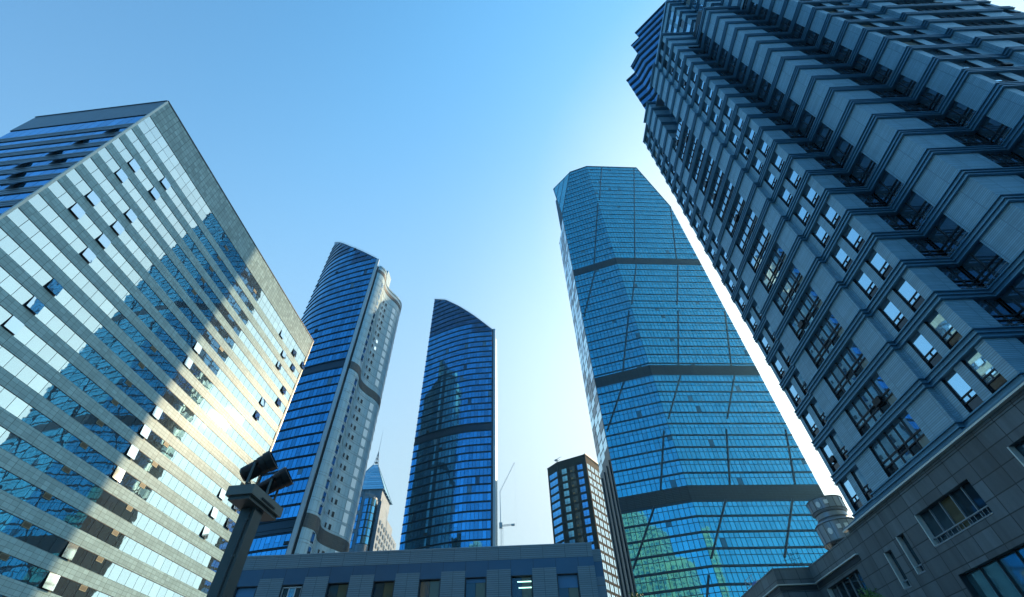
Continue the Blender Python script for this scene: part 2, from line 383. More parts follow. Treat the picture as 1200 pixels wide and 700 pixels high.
for k in range(-1, 22):
    zt = 83.45-3.836*k; zb = zt-2.07
    rows = [(zb, zt)]
    if k == -1: rows = [(85.2, 87.28), (87.28, 89.35)]
    mb = MB(); fr.rect(mb, .3, LL-.75, rows[0][0]-.05, rows[-1][1]+.05, -.06, 'dark_frame')
    for z0, z1 in rows:
        for i in range(NP):
            u0, u1 = .33+i*PW, min(.33+(i+1)*PW, LL-.78)
            if (k, i) in DARK or (k, i) in BRIGHT: 
                if not (k == -1 and z1 > 88): continue
            fr.rect(mb, u0+.035, u1-.035, z0+.03, z1-.03, -.02, 'l_glass')
    part(mb, 'glass_band', LB)
    # granite band below this strip of glass
    mb = MB(); b0 = zb-1.766 if k >= 0 else 83.45; b1 = rows[0][0]
    fr.box(mb, .33, LL-.75, b0, b1, -.28, .05, 'l_stone'); fr.box(mb, .33, LL-.75, b0-.07, b0, -.28, .02, 'dark_frame')  # dark strip under the granite stands for the shadow line at the glass head
    part(mb, 'granite_band', LB)
    # side facade
    mb = MB(); sf.rect(mb, .2, LD-.34, rows[0][0]-.2, rows[-1][1]+.1, -.12, 'dark_frame')
    for i in range(14):
        u0 = .25+i*(LD-.7)/14; u1 = u0+(LD-.7)/14
        sf.rect(mb, u0+.04, u1-.04, rows[0][0], rows[-1][1], -.09, 'l_glass_s')
    part(mb, 'side_glass_band', LB)
    mb = MB()
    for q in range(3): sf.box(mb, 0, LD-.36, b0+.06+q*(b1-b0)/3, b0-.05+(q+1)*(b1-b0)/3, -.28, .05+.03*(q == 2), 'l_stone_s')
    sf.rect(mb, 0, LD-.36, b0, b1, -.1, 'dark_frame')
    part(mb, 'side_panel_band', LB)
rnd = random.Random(3)
for (k, i) in sorted(DARK | BRIGHT):
    zt = 83.45-3.836*k if k >= 0 else 87.28
    mb = MB(); casement(mb, fr, .33+i*PW, .33+(i+1)*PW, zt-2.04, zt-.03, math.radians(rnd.uniform(7, 11) if (k, i) in DARK else rnd.uniform(5, 9)), 'l_glass_open' if (k, i) in DARK else 'white_glass')
    part(mb, 'open_casement', LB)
for (k, i) in sorted(BRASS):
    zt = 83.45-3.836*k if k >= 0 else 87.28
    mb = MB(); u0 = .33+i*PW+.1; fr.box(mb, u0, u0+1.25, zt-.72, zt-.06, .0, .05, 'brass_rim'); fr.rect(mb, u0+.09, u0+1.16, zt-.64, zt-.13, .054, 'brass')
    part(mb, 'vent_hatch', LB)
for (k, u) in ((0, 24.2), (1, 21), (2, 19), (3, 16.5), (3, 22.5), (4, 18.5), (5, 21.5)):
    zt = 83.45-3.836*k; mb = MB(); casement(mb, sf, u, u+1.9, zt-2.0, zt-.02, math.radians(14), 'l_glass_s'); part(mb, 'open_casement', LB)

# ================================================================== stepped grey tower on the right
RB = thing('stepped_tower', 'big grey stepped tower with blue metal floor bands on a dark stone podium', 'skyscraper', (47, 30, -EYE))
P_, Z0R = 3.753, 27.0
zk = lambda k: Z0R+P_*k
BH = .85
class Seg:
    def __init__(s, a, b, wins=()): s.a = a; s.b = b; s.w = wins; s.f = Face(a, b)
W1a = Seg((31.3, 45.0), (31.3, 40.2), [(.5, 1.9, 'window'), (2.75, 4.15, 'window')])
J1 = Seg((31.3, 40.2), (30.7, 40.2)); W1b = Seg((30.7, 40.2), (30.7, 29.0), [(2.6, 8.4, 'wide_window')])
J2 = Seg((30.7, 29.0), (31.2, 29.0)); W1c = Seg((31.2, 29.0), (31.2, 23.5), [(.95, 2.35, 'window'), (3.2, 4.6, 'window')])
S1 = Seg((31.2, 23.5), (35.2, 23.5), [(2.2, 4.0, 'corner_window')]); W2 = Seg((35.2, 23.5), (35.2, 17.85), [(0, 2.4, 'corner_window')])
S2 = Seg((35.2, 17.85), (41.4, 17.85), [(3.6, 6.2, 'corner_window')]); W3 = Seg((41.4, 17.85), (41.4, 14.1), [(0, 1.5, 'corner_window')])
S3a = Seg((41.4, 14.1), (48.0, 14.1), [(.8, 2.5, 'window'), (3.6, 5.3, 'window')]); J3 = Seg((48.0, 14.1), (48.0, 13.5))
S3b = Seg((48.0, 13.5), (59.0, 13.5), [(2.6, 8.3, 'wide_window')]); J4 = Seg((59.0, 13.5), (59.0, 14.1))
S3c = Seg((59.0, 14.1), (64.0, 14.1), [(.5, 1.9, 'window'), (2.9, 4.3, 'window')]); E1 = Seg((64.0, 14.1), (64.0, 45.0)); N1 = Seg((64, 45), (31.3, 45))
N1n = Seg((64, 45), (31.3, 45))
V0 = [W1a, J1, W1b, J2, W1c, S1, W2, S2, W3, S3a, J3, S3b, J4, S3c, E1, N1]
# higher up the middle bay is cut back to a deep notch
W1b1 = Seg((30.7, 40.2), (30.7, 36.4)); Na = Seg((30.7, 36.4), (34.0, 36.4)); Nb = Seg((34.0, 36.4), (34.0, 32.7)); Nc = Seg((34.0, 32.7), (30.7, 32.7)); W1b2 = Seg((30.7, 32.7), (30.7, 29.0))
V1 = [W1a, J1, W1b1, Na, Nb, Nc, W1b2, J2, W1c, S1, W2, S2, W3, S3a, J3, S3b, J4, S3c, E1, N1]
S1t = Seg((31.2, 23.5), (41.4, 23.5)); W3t = Seg((41.4, 23.5), (41.4, 14.1))
V2 = [W1a, J1, W1b1, Na, Nb, Nc, W1b2, J2, W1c, S1t, W3t, S3a, J3, S3b, J4, S3c, E1, N1]
zones = [(V0, -3, 13, 15.9, zk(14)+BH*.5), (V1, 14, 16, zk(14)+BH*.5, 89.9), (V2, 17, 18, 89.9, 98.1)]
def pts_of(V): return [s.a for s in V]+[V[-1].b]
wall = MB(); WINS = {'window': [], 'wide_window': [], 'corner_window': []}
def pane_window(mb, f, u0, u1, v0, v1, kind, gk):
    d = -.20
    f.rect(mb, u0, u1, v0-.3, v1+.3, d-.03, 'dark')
    mb.poly([f.P(u0, v0-.3, 0), f.P(u0, v1+.3, 0), f.P(u0, v1+.3, d), f.P(u0, v0-.3, d)], 'dark_frame')
    mb.poly([f.P(u1, v0-.3, d), f.P(u1, v1+.3, d), f.P(u1, v1+.3, 0), f.P(u1, v0-.3, 0)], 'dark_frame')
    if kind == 'window':
        ml, mh = v0+.80, v0+1.22; um = (u0+u1)/2
        f.rect(mb, u0+.06, u1-.06, v0, ml-.04, d, gk); f.rect(mb, u0+.06, u1-.06, mh+.04, v1, d, gk)
        f.rect(mb, u0+.06, um-.03, ml+.04, mh-.04, d, gk); f.rect(mb, um+.03, u1-.06, ml+.04, mh-.04, d, gk)
        for z in (ml, mh): f.box(mb, u0, u1, z-.04, z+.04, d, d+.07, 'dark_frame')
        f.box(mb, um-.035, um+.035, ml+.04, mh-.04, d, d+.07, 'dark_frame')
        if rnd.random() < .13:      # opener pushed out
            f.box(mb, um+.03, u1-.08, ml+.03, mh+.1, d+.05, .16, 'black')
    else:
        n = 5 if kind == 'wide_window' else max(2, round((u1-u0)/1.1)); cu = spread(u0+.04, u1-.04, (u1-u0)/n); vm = v0+.85; vn = v0+1.28
        for i in range(len(cu)-1):
            for a, b in ((v0, vm-.04), (vm+.04, vn-.04), (vn+.04, v1)): f.rect(mb, cu[i]+.04, cu[i+1]-.04, a, b, d, gk)
        for x in cu[1:-1]: f.box(mb, x-.045, x+.045, v0, v1, d, d+.09, 'dark_frame')
        for z in (vm, vn): f.box(mb, u0, u1, z-.045, z+.045, d, d+.10, 'dark_frame')
        if kind == 'wide_window' and rnd.random() < .35:
            i = rnd.randrange(1, 5); f.box(mb, cu[i]+.05, cu[i]+.95, vm+.02, vn+.15, d+.05, .15, 'black')
        if kind == 'corner_window':
            f.box(mb, u0, u1, v0+.35, v0+.40, d+.12, d+.17, 'rail')
for V, k0, k1, za, zb in zones:
    for s in V:
        u = 0.0
        for (a, b, kind) in list(s.w)+[(s.f.L, s.f.L, None)]:
            if a > u+1e-4: s.f.rect(wall, u, a, za, zb, 0, 'r_brick')
            u = b
        for (a, b, kind) in s.w:
            for k in range(k0, k1+1):
                v0, v1 = zk(k)+BH, zk(k+1)
                if k == 18: v1 = min(v1, 97.3)
                mb = MB(); corner = kind == 'corner_window'
                aa, bb = a, b
                if corner:
                    if a == 0: aa = -.20
                    else: bb = b+.20
                pane_window(mb, s.f, aa, bb, v0, v1, kind, 'r_glass_d' if corner else 'r_glass')
                ctr = s.f.P((a+b)/2, (v0+v1)/2); WINS[kind].append((ctr.length/max(.05, abs(s.f.n.dot(ctr.normalized()))), mb))
part(wall, 'ribbed_wall', RB)
for kind, l in WINS.items():
    l.sort(key=lambda t: t[0])
    for d_, mb in l[:100]: part(mb, kind, RB)
    if len(l) > 100:
        big = MB()
        for d_, mb in l[100:]:
            for f_, mi_ in zip(mb.f, mb.m): big.poly([mb.v[i] for i in f_], mb.mats[mi_])
        part(big, kind, RB, kind='stuff')
for V, k0, k1, za, zb in zones:
    pl = pts_of(V)
    for k in range(k0, k1+1):
        mb = MB(); z = zk(k)
        ribbon(mb, pl, z+.02, z+BH-.02, -.30, .10, 'r_band')
        for h in (0, .37, .75): ribbon(mb, pl, z+h, z+h+.09, .06, .22, 'r_lip')
        part(mb, 'floor_band', RB)
def coping(pl, z): 
    mb = MB(); ribbon(mb, pl, z, z+.5, -.5, .22, 'r_band'); ribbon(mb, pl, z+.38, z+.6, -.52, .34, 'r_lip'); return mb
part(coping(pts_of(V2), 98.0), 'roof_coping', RB)
part(coping([(35.2, 23.0), (35.2, 17.85), (41.0, 17.85)], 89.6), 'roof_coping', RB)
mb = MB()
mb.prism([(35.3, 23.4), (35.3, 17.95), (41.3, 17.95), (41.3, 23.4)], 89.0, 89.5, 'dark')
mb.prism([(31.9, 44.5), (31.9, 24.1), (42.0, 24.1), (42.0, 14.8), (63.4, 14.8), (63.4, 44.5)], 96.9, 97.2, 'rail')
part(mb, 'roof_deck', RB)
# dark inner core that closes the view through the glass
mb = MB(); mb.prism([(35.0, 44.3), (35.0, 36.6), (34.6, 36.6), (34.6, 32.5), (33.0, 32.5), (33.0, 24.9), (36.6, 24.9), (36.6, 19.3), (42.9, 19.3), (42.9, 15.6), (63.2, 15.6), (63.2, 44.3)], G, 97, 'dark'); part(mb, 'building_core', RB)
# set-back upper floors
up = MB(); bands = []
for pl, zt, zlo in (([(36.8, 43), (36.8, 21.5), (46, 21.5)], 116.6, 90), ([(39.8, 30), (39.8, 18.9), (48, 18.9), (48, 16.5), (62, 16.5)], 121.5, 90)):
    for i in range(len(pl)-1): Face(pl[i], pl[i+1]).rect(up, 0, Face(pl[i], pl[i+1]).L, zlo, zt, 0, 'r_brick')
    for k in range(17, 26):
        z = zk(k)
        if z < zt-1: ribbon(up, pl, z, z+BH, -.3, .14, 'r_band'); ribbon(up, pl, z+.41, z+.53, .1, .36, 'r_lip')
        for sgi in (0,):
            f = Face(pl[0], pl[1])
            for u0 in (f.L-4.6, f.L-2.3):
                if z+P_ < zt: f.rect(up, u0, u0+1.4, z+BH, z+P_, .01, 'r_glass')
    ribbon(up, pl, zt, zt+.6, -.5, .3, 'r_lip')
up.prism([(37.5, 42.5), (37.5, 22.2), (61, 22.2), (61, 42.5)], 90, 116.2, 'rail')
up.prism([(40.4, 30), (40.4, 19.5), (61, 19.5), (61, 30)], 90, 121, 'rail')
part(up, 'setback_storeys', RB)
# blue glass crown turned forty-five degrees, its corner rising in steps
for (a, b, zt) in (((39.2, 34.9), (52.0, 22.1), 149.7), ((37.2, 36.85), (39.2, 34.9), 144.4), ((35.75, 40.05), (37.2, 36.85), 135.9), ((33.7, 42.0), (35.75, 40.05), 130.8)):
    f = Face(a, b); mb = MB(); f.box(mb, .02, f.L, 97.3, zt-.05, -9, -.08, 'c_back')
    z = 97.5
    while z < zt-.3:
        z1 = min(z+2.5, zt)
        us = spread(0, f.L, 1.9)
        for i in range(len(us)-1): f.rect(mb, us[i]+.04, us[i+1]-.04, z, z1, -.03, 'r_crown')
        for h in (2.55, 2.95, 3.4):
            if z+h+.12 < zt: f.box(mb, 0, f.L, z+h, z+h+.14, -.2, .16, 'c_back')
        z += 3.75
    f.box(mb, -.05, f.L, zt, zt+.25, -.4, .1, 'c_back')
    part(mb, 'glass_crown', RB)

# ---- stone podium (part of the same building)
PX, PT = 30.45, 15.08
pod = MB()
holes = [  # window openings in the long wall: y far, y near, z0, z1, kind
    (37.2, 31.0, 11.2, 13.5, 'strip'), (42.75, 41.75, 9.9, 12.6, 'slot'), (40.4, 39.4, 10.3, 13.05, 'slot'), (27.0, 21.5, 11.2, 13.6, 'strip'),
    (53.4, 47.2, 6.2, 12.75, 'tall'), (36.8, 27.0, 6.6, 9.3, 'strip2'), (45.8, 41.0, 5.2, 8.2, 'strip2'), (24.5, 15, 6.6, 9.3, 'strip2')]
wf = Face((PX, 55.0), (PX, 6.0))
ys = sorted({0.0, wf.L}|{55-h[0] for h in holes}|{55-h[1] for h in holes}); zs = sorted({G, PT}|{h[2] for h in holes}|{h[3] for h in holes})
for i in range(len(ys)-1):
    for j in range(len(zs)-1):
        uc, zc = (ys[i]+ys[i+1])/2, (zs[j]+zs[j+1])/2
        if any(55-h[0] < uc < 55-h[1] and h[2] < zc < h[3] for h in holes): continue
        wf.rect(pod, ys[i], ys[i+1], zs[j], zs[j+1], 0, 'stone')
Face((26.6, 55.0), (PX, 55.0)).rect(pod, 0, PX-26.6, G, PT, 0, 'stone_s')
Face((26.6, 70.0), (26.6, 55.0)).rect(pod, 0, 15, G, PT, 0, 'stone')
Face((PX, 6.0), (66, 6.0)).rect(pod, 0, 66-PX, G, PT, 0, 'stone_s')
Face((66, 6), (66, 70)).rect(pod, 0, 64, G, PT, 0, 'stone'); Face((66, 70), (26.6, 70)).rect(pod, 0, 39.4, G, PT, 0, 'stone_s')
pod.poly([(27.0, 55.4, PT-1.0), (65.6, 55.4, PT-1.0), (65.6, 69.6, PT-1.0), (27.0, 69.6, PT-1.0)], 'rail')
pod.poly([(30.85, 6.4, PT-.9), (65.6, 6.4, PT-.9), (65.6, 55.4, PT-.9), (30.85, 55.4, PT-.9)], 'rail')
podium = part(pod, 'stone_podium', RB)
pline = [(26.6, 70), (26.6, 55), (PX, 55), (PX, 6), (66, 6)]
mb = MB(); ribbon(mb, pline, PT, PT+.12, -.4, .05, 'stone'); ribbon(mb, [(PX, 45.6), (PX, 6), (66, 6)], PT+.12, PT+.72, -.8, .02, 'stone')
part(mb, 'parapet', podium)
for q in ([(26.6, 70), (26.6, 55), (PX-.01, 55)], [(PX, 54.6), (PX, 46.0)]):
    mb = MB(); ribbon(mb, q, 13.55, 13.65, -.02, .26, 'ledge'); ribbon(mb, q, 13.1, 13.54, -.02, .04, 'dark_frame'); part(mb, 'ledge', podium)
mb = MB(); ribbon(mb, [(PX, 46.0), (PX, 6), (66, 6)], PT+.36, PT+.48, -.02, .34, 'ledge'); ribbon(mb, [(PX, 46.0), (PX, 6), (66, 6)], PT+.60, PT+.68, .0, .14, 'r_band'); part(mb, 'ledge', podium)
def pod_window(h):
    mb = MB(); u0, u1, z0, z1, kind = 55-h[0], 55-h[1], h[2], h[3], h[4]; d = -.42
    wf.rect(mb, u0, u1, z0, z1, d-.05, 'dark')
    for q in ([(u0, z0), (u0, z1)], [(u1, z1), (u1, z0)], [(u0, z1), (u1, z1)], [(u1, z0), (u0, z0)]):
        mb.poly([wf.P(*q[0], 0), wf.P(*q[1], 0), wf.P(*q[1], d), wf.P(*q[0], d)], 'stone')
    n = {'strip': 5, 'slot': 1, 'tall': 5, 'strip2': 6}[kind]; us = spread(u0, u1, (u1-u0)/n)
    vm = z0+.55 if kind in ('strip', 'slot') else z1-.001
    for i in range(n):
        wf.rect(mb, us[i]+.05, us[i+1]-.05, z0+.05, z1-.05, d, 'low_glass' if kind != 'strip2' else 'teal_glass')
        wf.box(mb, us[i]-.0, us[i]+.07, z0, z1, d, d+.12, 'rail' if kind != 'strip2' else 'dark_frame')
        if kind in ('strip', 'slot'):
            for q in range(1, 3): x = us[i]+(us[i+1]-us[i])*q/3; wf.box(mb, x-.02, x+.02, z0, vm, d+.2, d+.24, 'rail')
    if kind in ('strip', 'slot'): wf.box(mb, u0, u1, vm-.03, vm+.04, d+.15, d+.26, 'rail')
    wf.box(mb, u0, u0+.09, z0, z1, d+.05, .03, 'ledge' if kind != 'strip2' else 'dark_frame'); wf.box(mb, u0, u1, z0, z0+.08, d+.05, .03, 'rail')
    part(mb, 'tall_window' if kind == 'tall' else 'window', podium)
for h in holes: pod_window(h)

# ================================================================== tall faceted blue tower
CT = thing('faceted_tower', 'tallest blue glass tower with chamfered crown, three dark bands and long slanting braces', 'skyscraper', (61, 160, -EYE))
A_, B_, C_ = (30.5, 142.8), (50.5, 136.0), (91.3, 139.0); RZ = 265.7
MECH = [(167.6, 171.9), (102.0, 106.6), (56.4, 60.6)]
path = [(62, 187.5), (29.25, 160), A_, B_, C_, (95.5, 161), (80, 187.5)]
mb = MB(); inner = offset(path+[path[0]], -.5)[:-1]
mb.prism(inner, G, 220, 'c_back')
mb.prism([(40.5, 140.4), (50.6, 137.0), (82, 139.6), (88, 152), (93, 161), (79, 186), (62, 186), (31.6, 159.8)], 220, RZ-.3, 'c_back', 'rail')
part(mb, 'building_core', CT)
fAB, fBC = Face(A_, B_), Face(B_, C_)
cutL = halfplane((9.85, 265.7), (0, 222))     # keep below-right of the left chamfer
cutR = halfplane((fBC.L, 219.5), (32.0, 265.7))
def curtain(mb, f, z0, z1, hp=(), pitch=4.3, pw=1.48, gk='c_glass'):
    f.rect(mb, 0, f.L, z0, z1, -.06, 'c_back', hp)
    z = math.floor(z0/pitch)*pitch; us = spread(0, f.L, pw)
    while z < z1:
        for a, b in ((z+.36, z+2.58), (z+2.76, z+pitch-.32)):
            a, b = max(a, z0+.05), min(b, z1-.05)
            if b-a < .15: continue
            for i in range(len(us)-1): f.rect(mb, us[i]+.085, us[i+1]-.085, a, b, 0, gk, hp)
        z += pitch
def floor_bars(mb, f, z0, z1, hp=(), pitch=4.3):
    z = math.floor(z0/pitch)*pitch
    while z < z1:
        if z-.2 > z0 and z+.2 < z1:
            lo, hi = 0, f.L
            for h in hp:     # shorten the bar where the chamfer cuts it
                s = [u for u in (lo+(hi-lo)*i/200 for i in range(201)) if h[0]*u+h[1]*z+h[2] >= 0]
                if not s: lo = hi = 0; break
                lo, hi = min(s), max(s)
            if hi > lo: f.box(mb, lo, hi, z-.17, z+.17, 0, .13, 'c_back')
        z += pitch
secs = []; zc = G
for m0, m1 in sorted(MECH): secs.append((zc, m0)); zc = m1
secs.append((zc, RZ))
for f, cut in ((fAB, [cutL]), (fBC, [cutR])):
    for z0, z1 in secs:
        hp = cut if z1 > 200 else []
        mb = MB(); curtain(mb, f, z0, z1, hp); o = part(mb, 'glass_curtain_wall', CT)
        mb = MB(); floor_bars(mb, f, z0, z1, hp); part(mb, 'floor_bars', o)
for m0, m1 in MECH:
    mb = MB(); ribbon(mb, [A_, B_, C_], m0, m1, -.4, .02, 'c_louver'); part(mb, 'louvre_band', CT)
mb = MB(); ribbon(mb, [(39.8, 139.64), B_, (82.4, 138.35)], RZ, RZ+.8, -.4, .15, 'c_back'); part(mb, 'roof_rim', CT)
# chamfer facets at both upper corners
def facet(p, q, r, name):
    p, q, r = Vector(p), Vector(q), Vector(r); u = (q-p).normalized(); n = u.cross(r-p).normalized(); v = n.cross(u)
    f = Face(tuple(p), tuple(q), up=tuple(v)); H = (r-p).dot(v); ru = (r-p).dot(u)
    hp = [halfplane((0, 0), (f.L, 0)), halfplane((f.L, 0), (ru, H)), halfplane((ru, H), (0, 0))]
    mb = MB(); mb.poly([f.P(0, 0, -.05), f.P(f.L, 0, -.05), f.P(ru, H, -.05)], 'c_back')
    y = min(0, H); us = [min(0, ru)-1+1.6*i for i in range(60)]
    while y < H:
        for i in range(len(us)-1): f.rect(mb, us[i]+.05, us[i+1]-.05, y+.25, y+4.2, 0, 'c_glass', hp)
        y += 4.5
    for a, b in (((0, 0), (f.L, 0)), ((f.L, 0), (ru, H)), ((ru, H), (0, 0))): mb.tube(f.P(*a), f.P(*b), .22, .22, 'c_back', 5)
    part(mb, name, CT)
facet((29.9, 150.8, RZ), (39.8, 139.64, RZ), (30.5, 142.8, 222), 'crown_facet') if False else facet((30.5, 142.8, 222), (39.83, 139.63, RZ), (29.9, 150.8, RZ), 'crown_facet')
facet((82.42, 138.35, RZ), (91.3, 139.0, 219.5), (93.1, 150, RZ), 'crown_facet')
# slanting braces: offset along each facade against height
def brace(f, u0, z0, u1, z1):
    mb = MB(); f_a, f_b = f.P(u0, z0, .1), f.P(u1, z1, .1)
    mb.tube(f_a, f_b, .3, .3, 'c_brace', 6); part(mb, 'slanting_brace', CT)
brace(fBC, 9.5, 265.5, 1.4, 226); brace(fAB, 20.9, 222, 10.6, 172); brace(fAB, 10.4, 167.4, .8, 139.8)
brace(fBC, 30.2, 265.5, 9.4, 172); brace(fBC, 9.0, 167.4, .7, 139.8); brace(fBC, 40.5, 219, 29.8, 172); brace(fBC, 29.2, 167.4, 20.5, 139.8)
for f, us in ((fAB, (0,)), (fBC, (0, 20.4))):
    for u in us:
        brace(f, u+19.8, 136, u+11.1, 106.7); brace(f, u+10.5, 101.9, u+.7, 83.6)
        brace(f, u+19.2, 79.4, u+13.2, 60.8); brace(f, u+10.2, 56.3, u+.2, 40.6); brace(f, u+19.4, 36.8, u+9, 12)
# flank: bright upright strip with dark slots, dark lower part
fS = Face((29.25, 160), A_); mb = MB(); fS.rect(mb, 0, fS.L, 74, 218, -.05, 'c_back')
for i in range(3):
    for j in range(38):
        z = 76+j*3.7+1.3*i
        if z < 262 and not (z > 222-2 and i == 2): fS.rect(mb, i*5.7+.25, i*5.7+5.3, z, z+3.1, 0, 'c_side')
part(mb, 'side_glass_strip', CT)
mb = MB(); fS.rect(mb, 0, fS.L, G, 74, -.05, 'c_louver')
for u in (2, 6.5, 11, 15): fS.box(mb, u, u+.5, G, 74, -.05, .3, 'c_back')
part(mb, 'side_louvre_wall', CT)
for a, b in (((62, 187.5), (29.25, 160)), (C_, (95.5, 161)), ((95.5, 161), (80, 187.5)), ((80, 187.5), (62, 187.5))):
    mb = MB(); curtain(mb, Face(a, b), G, 219, (), 4.3, 3.0, 'c_dark'); part(mb, 'side_curtain_wall', CT)

# ================================================================== the two sail-shaped towers
def smooth(pts, n=6):
    out = []
    for i in range(len(pts)-1):
        p0, p1, p2, p3 = pts[max(0, i-1)], pts[i], pts[i+1], pts[min(len(pts)-1, i+2)]
        for j in range(n):
            t = j/n; out.append(tuple(.5*((2*p1[a])+(-p0[a]+p2[a])*t+(2*p0[a]-5*p1[a]+4*p2[a]-p3[a])*t*t+(-p0[a]+3*p1[a]-3*p2[a]+p3[a])*t**3) for a in (0, 1)))
    return out+[pts[-1]]
def sail(T, curve, roof, pitch, crown, mech, z_low, fin):
    """curved glass front: curve = plan points, roof = (t, height) along it"""
    pl = smooth(curve, 6); cum = [0]
    for i in range(len(pl)-1): cum.append(cum[-1]+math.dist(pl[i], pl[i+1]))
    # resample to panes
    n = round(cum[-1]/1.55); P = []
    for i in range(n+1):
        d = cum[-1]*i/n; j = max(0, min(len(pl)-2, next((q for q in range(len(pl)-1) if cum[q+1] >= d), len(pl)-2))); t = (d-cum[j])/(cum[j+1]-cum[j])
        P.append((pl[j][0]+(pl[j+1][0]-pl[j][0])*t, pl[j][1]+(pl[j+1][1]-pl[j][1])*t))
    def rz(i):
        t = i/n
        for a, b in zip(roof, roof[1:]):
            if t <= b[0]+1e-9: q = (t-a[0])/(b[0]-a[0]); return a[1]+(b[1]-a[1])*q
        return roof[-1][1]
    top = max(r[1] for r in roof)
    gm, cm, cm2, bm = MB(), MB(), MB(), MB(); k = 0; z = z_low; floors = []
    for i in range(n):
        f = Face(P[i], P[i+1]); hp = [(-(rz(i+1)-rz(i))/f.L*-1, -1, rz(i))]
        hp = [((rz(i+1)-rz(i))/f.L, -1, rz(i))]
        f.rect(bm, 0, f.L, z_low, top, -.08, 't_ledge', hp)
        zz = z_low
        while zz < top:
            mid = zz+pitch/2; t = i/n
            if any(a <= mid <= b for a, b in mech): pass
            elif crown(t, mid): f.rect(cm if t < .65 else cm2, .04, f.L-.04, zz+.75, zz+pitch-.04, 0, 't_crown', hp)
            else:
                if rnd.random() < .12:
                    f.rect(gm, .05, f.L-.05, zz+1.95, zz+pitch-.04, 0, 't_glass', hp); f.rect(gm, .05, f.L-.05, zz+.62, zz+1.88, 0, 't_glass', hp)
                else: f.rect(gm, .07, f.L-.07, zz+.62, zz+pitch-.04, 0, 't_glass', hp)
                if rnd.random() < .008: f.box(gm, .1, f.L-.1, zz+.9, zz+1.8, .05, .3, 'dark')
            zz += pitch
    part(gm, 'curved_glass_wall', T); part(cm, 'crown_glass', T); part(cm2, 'crown_glass', T); part(bm, 'wall_backing', T)
    zz = z_low
    while zz < top:
        idx = [i for i in range(n+1) if rz(i) > zz+.8]
        if len(idx) > 1:
            lmb = MB(); q = [P[i] for i in idx]; ribbon(lmb, q, zz+.02, zz+.16, -.1, .26, 't_ledge'); ribbon(lmb, q, zz+.46, zz+.58, -.1, .18, 't_ledge')
            part(lmb, 'floor_ledge', T)
        zz += pitch
    for a, b in mech:
        q = MB(); ribbon(q, P, a, a+1.9, -.2, .06, 't_ledge'); part(q, 'louvre_band', T)
    rm = MB()
    for i in range(n): rm.tube((*P[i], rz(i)+.25), (*P[i+1], rz(i+1)+.25), .22, .22, 't_ledge', 5)
    for i in range(0, n, 3): rm.tube((*P[i], rz(i)), (*P[i], rz(i)+1.3), .04, .04, 'rail', 4)
    for i in range(n): rm.tube((*P[i], rz(i)+1.3), (*P[i+1], rz(i+1)+1.3), .05, .05, 'rail', 4)
    part(rm, 'roof_rim', T)
    return P, rz, n
# nearer-left tower with the wave-shaped pale flank
T1 = thing('curved_tower', 'curved blue tower with a pale rippling side wall, behind the striped office block', 'skyscraper', (-78, 148, -EYE), 0, 'curved blue towers')
roof1 = [(0, 209.5), (.25, 200), (.5, 190), (.75, 181), (1, 171.7)]
P1, rz1, n1 = sail(T1, [(-97.5, 147.0), (-91, 141.0), (-84.2, 136.9), (-74.3, 133.4), (-63.1, 130.6)], roof1, 3.85, lambda t, z: z > 184+4*t if t < .62 else z > 171, [(51, 55), (107, 110.5)], 3.2, None)
mb = MB(); inner = [(p[0]+.6, p[1]+.7) for p in P1[1:-1]]
mb.prism(inner+[(-62.8, 135), (-62.5, 150), (-60, 165), (-92, 168)], G, 168, 'dark', 'rail'); part(mb, 'building_core', T1)
mb = MB()   # the slanted roof body behind the front screen
for i in range(1, n1-1):
    a, b = P1[i], P1[i+1]; mb.poly([(a[0]+.5, a[1]+.5, rz1(i)-.3), (b[0]+.5, b[1]+.5, rz1(i+1)-.3), (b[0]+3, b[1]+9, rz1(i+1)-4), (a[0]+3, a[1]+9, rz1(i)-4)], 't_ledge')
    mb.poly([(b[0]+3, b[1]+9, 160), (a[0]+3, a[1]+9, 160), (a[0]+3, a[1]+9, rz1(i)-4), (b[0]+3, b[1]+9, rz1(i+1)-4)], 't_ledge')
mb.poly([(P1[1][0]+.5, P1[1][1]+.5, 160), (P1[1][0]+.5, P1[1][1]+.5, rz1(1)-.3), (P1[1][0]+3, P1[1][1]+9, rz1(1)-4), (P1[1][0]+3, P1[1][1]+9, 160)], 't_ledge')
part(mb, 'slanted_roof', T1)
mb = MB(); mb.prism([(-63.0, 130.5), (-61.9, 130.85), (-62.0, 131.6), (-63.0, 131.4)], G, 172, 't_fin'); part(mb, 'edge_fin', T1)
mb = MB(); mb.prism([(-62.6, 131.6), (-61.6, 131.9), (-61.6, 133.4), (-62.6, 133.0)], G, 167, 'dark'); part(mb, 'dark_recess', T1)
wave = smooth([(-61.3, 131.8), (-60.2, 132.6), (-59.1, 134.8), (-59.2, 137.6), (-60.1, 140.4), (-60.5, 143), (-60.0, 145.8), (-58.8, 148.6), (-57.2, 151.4), (-56.2, 154.2), (-56.0, 157), (-57.0, 160.5), (-59.5, 163.5), (-64, 166)], 5)
wave = wave[::-1]    # travel southwards so that the outward side faces east ... reversed below
wave = wave[::-1]; wave_out = wave[::-1]
cumw = [0]
for i in range(len(wave)-1): cumw.append(cumw[-1]+math.dist(wave[i], wave[i+1]))
def wave_at(d):
    j = next((q for q in range(len(wave)-1) if cumw[q+1] >= d), len(wave)-2); t = (d-cumw[j])/(cumw[j+1]-cumw[j])
    return (wave[j][0]+(wave[j+1][0]-wave[j][0])*t, wave[j][1]+(wave[j+1][1]-wave[j][1])*t)
ww = MB()
for i in range(len(wave)-1): Face(wave[i], wave[i+1]).rect(ww, 0, math.dist(wave[i], wave[i+1]), G, 167.2, 0, 't_white')
part(ww, 'rippling_side_wall', T1)
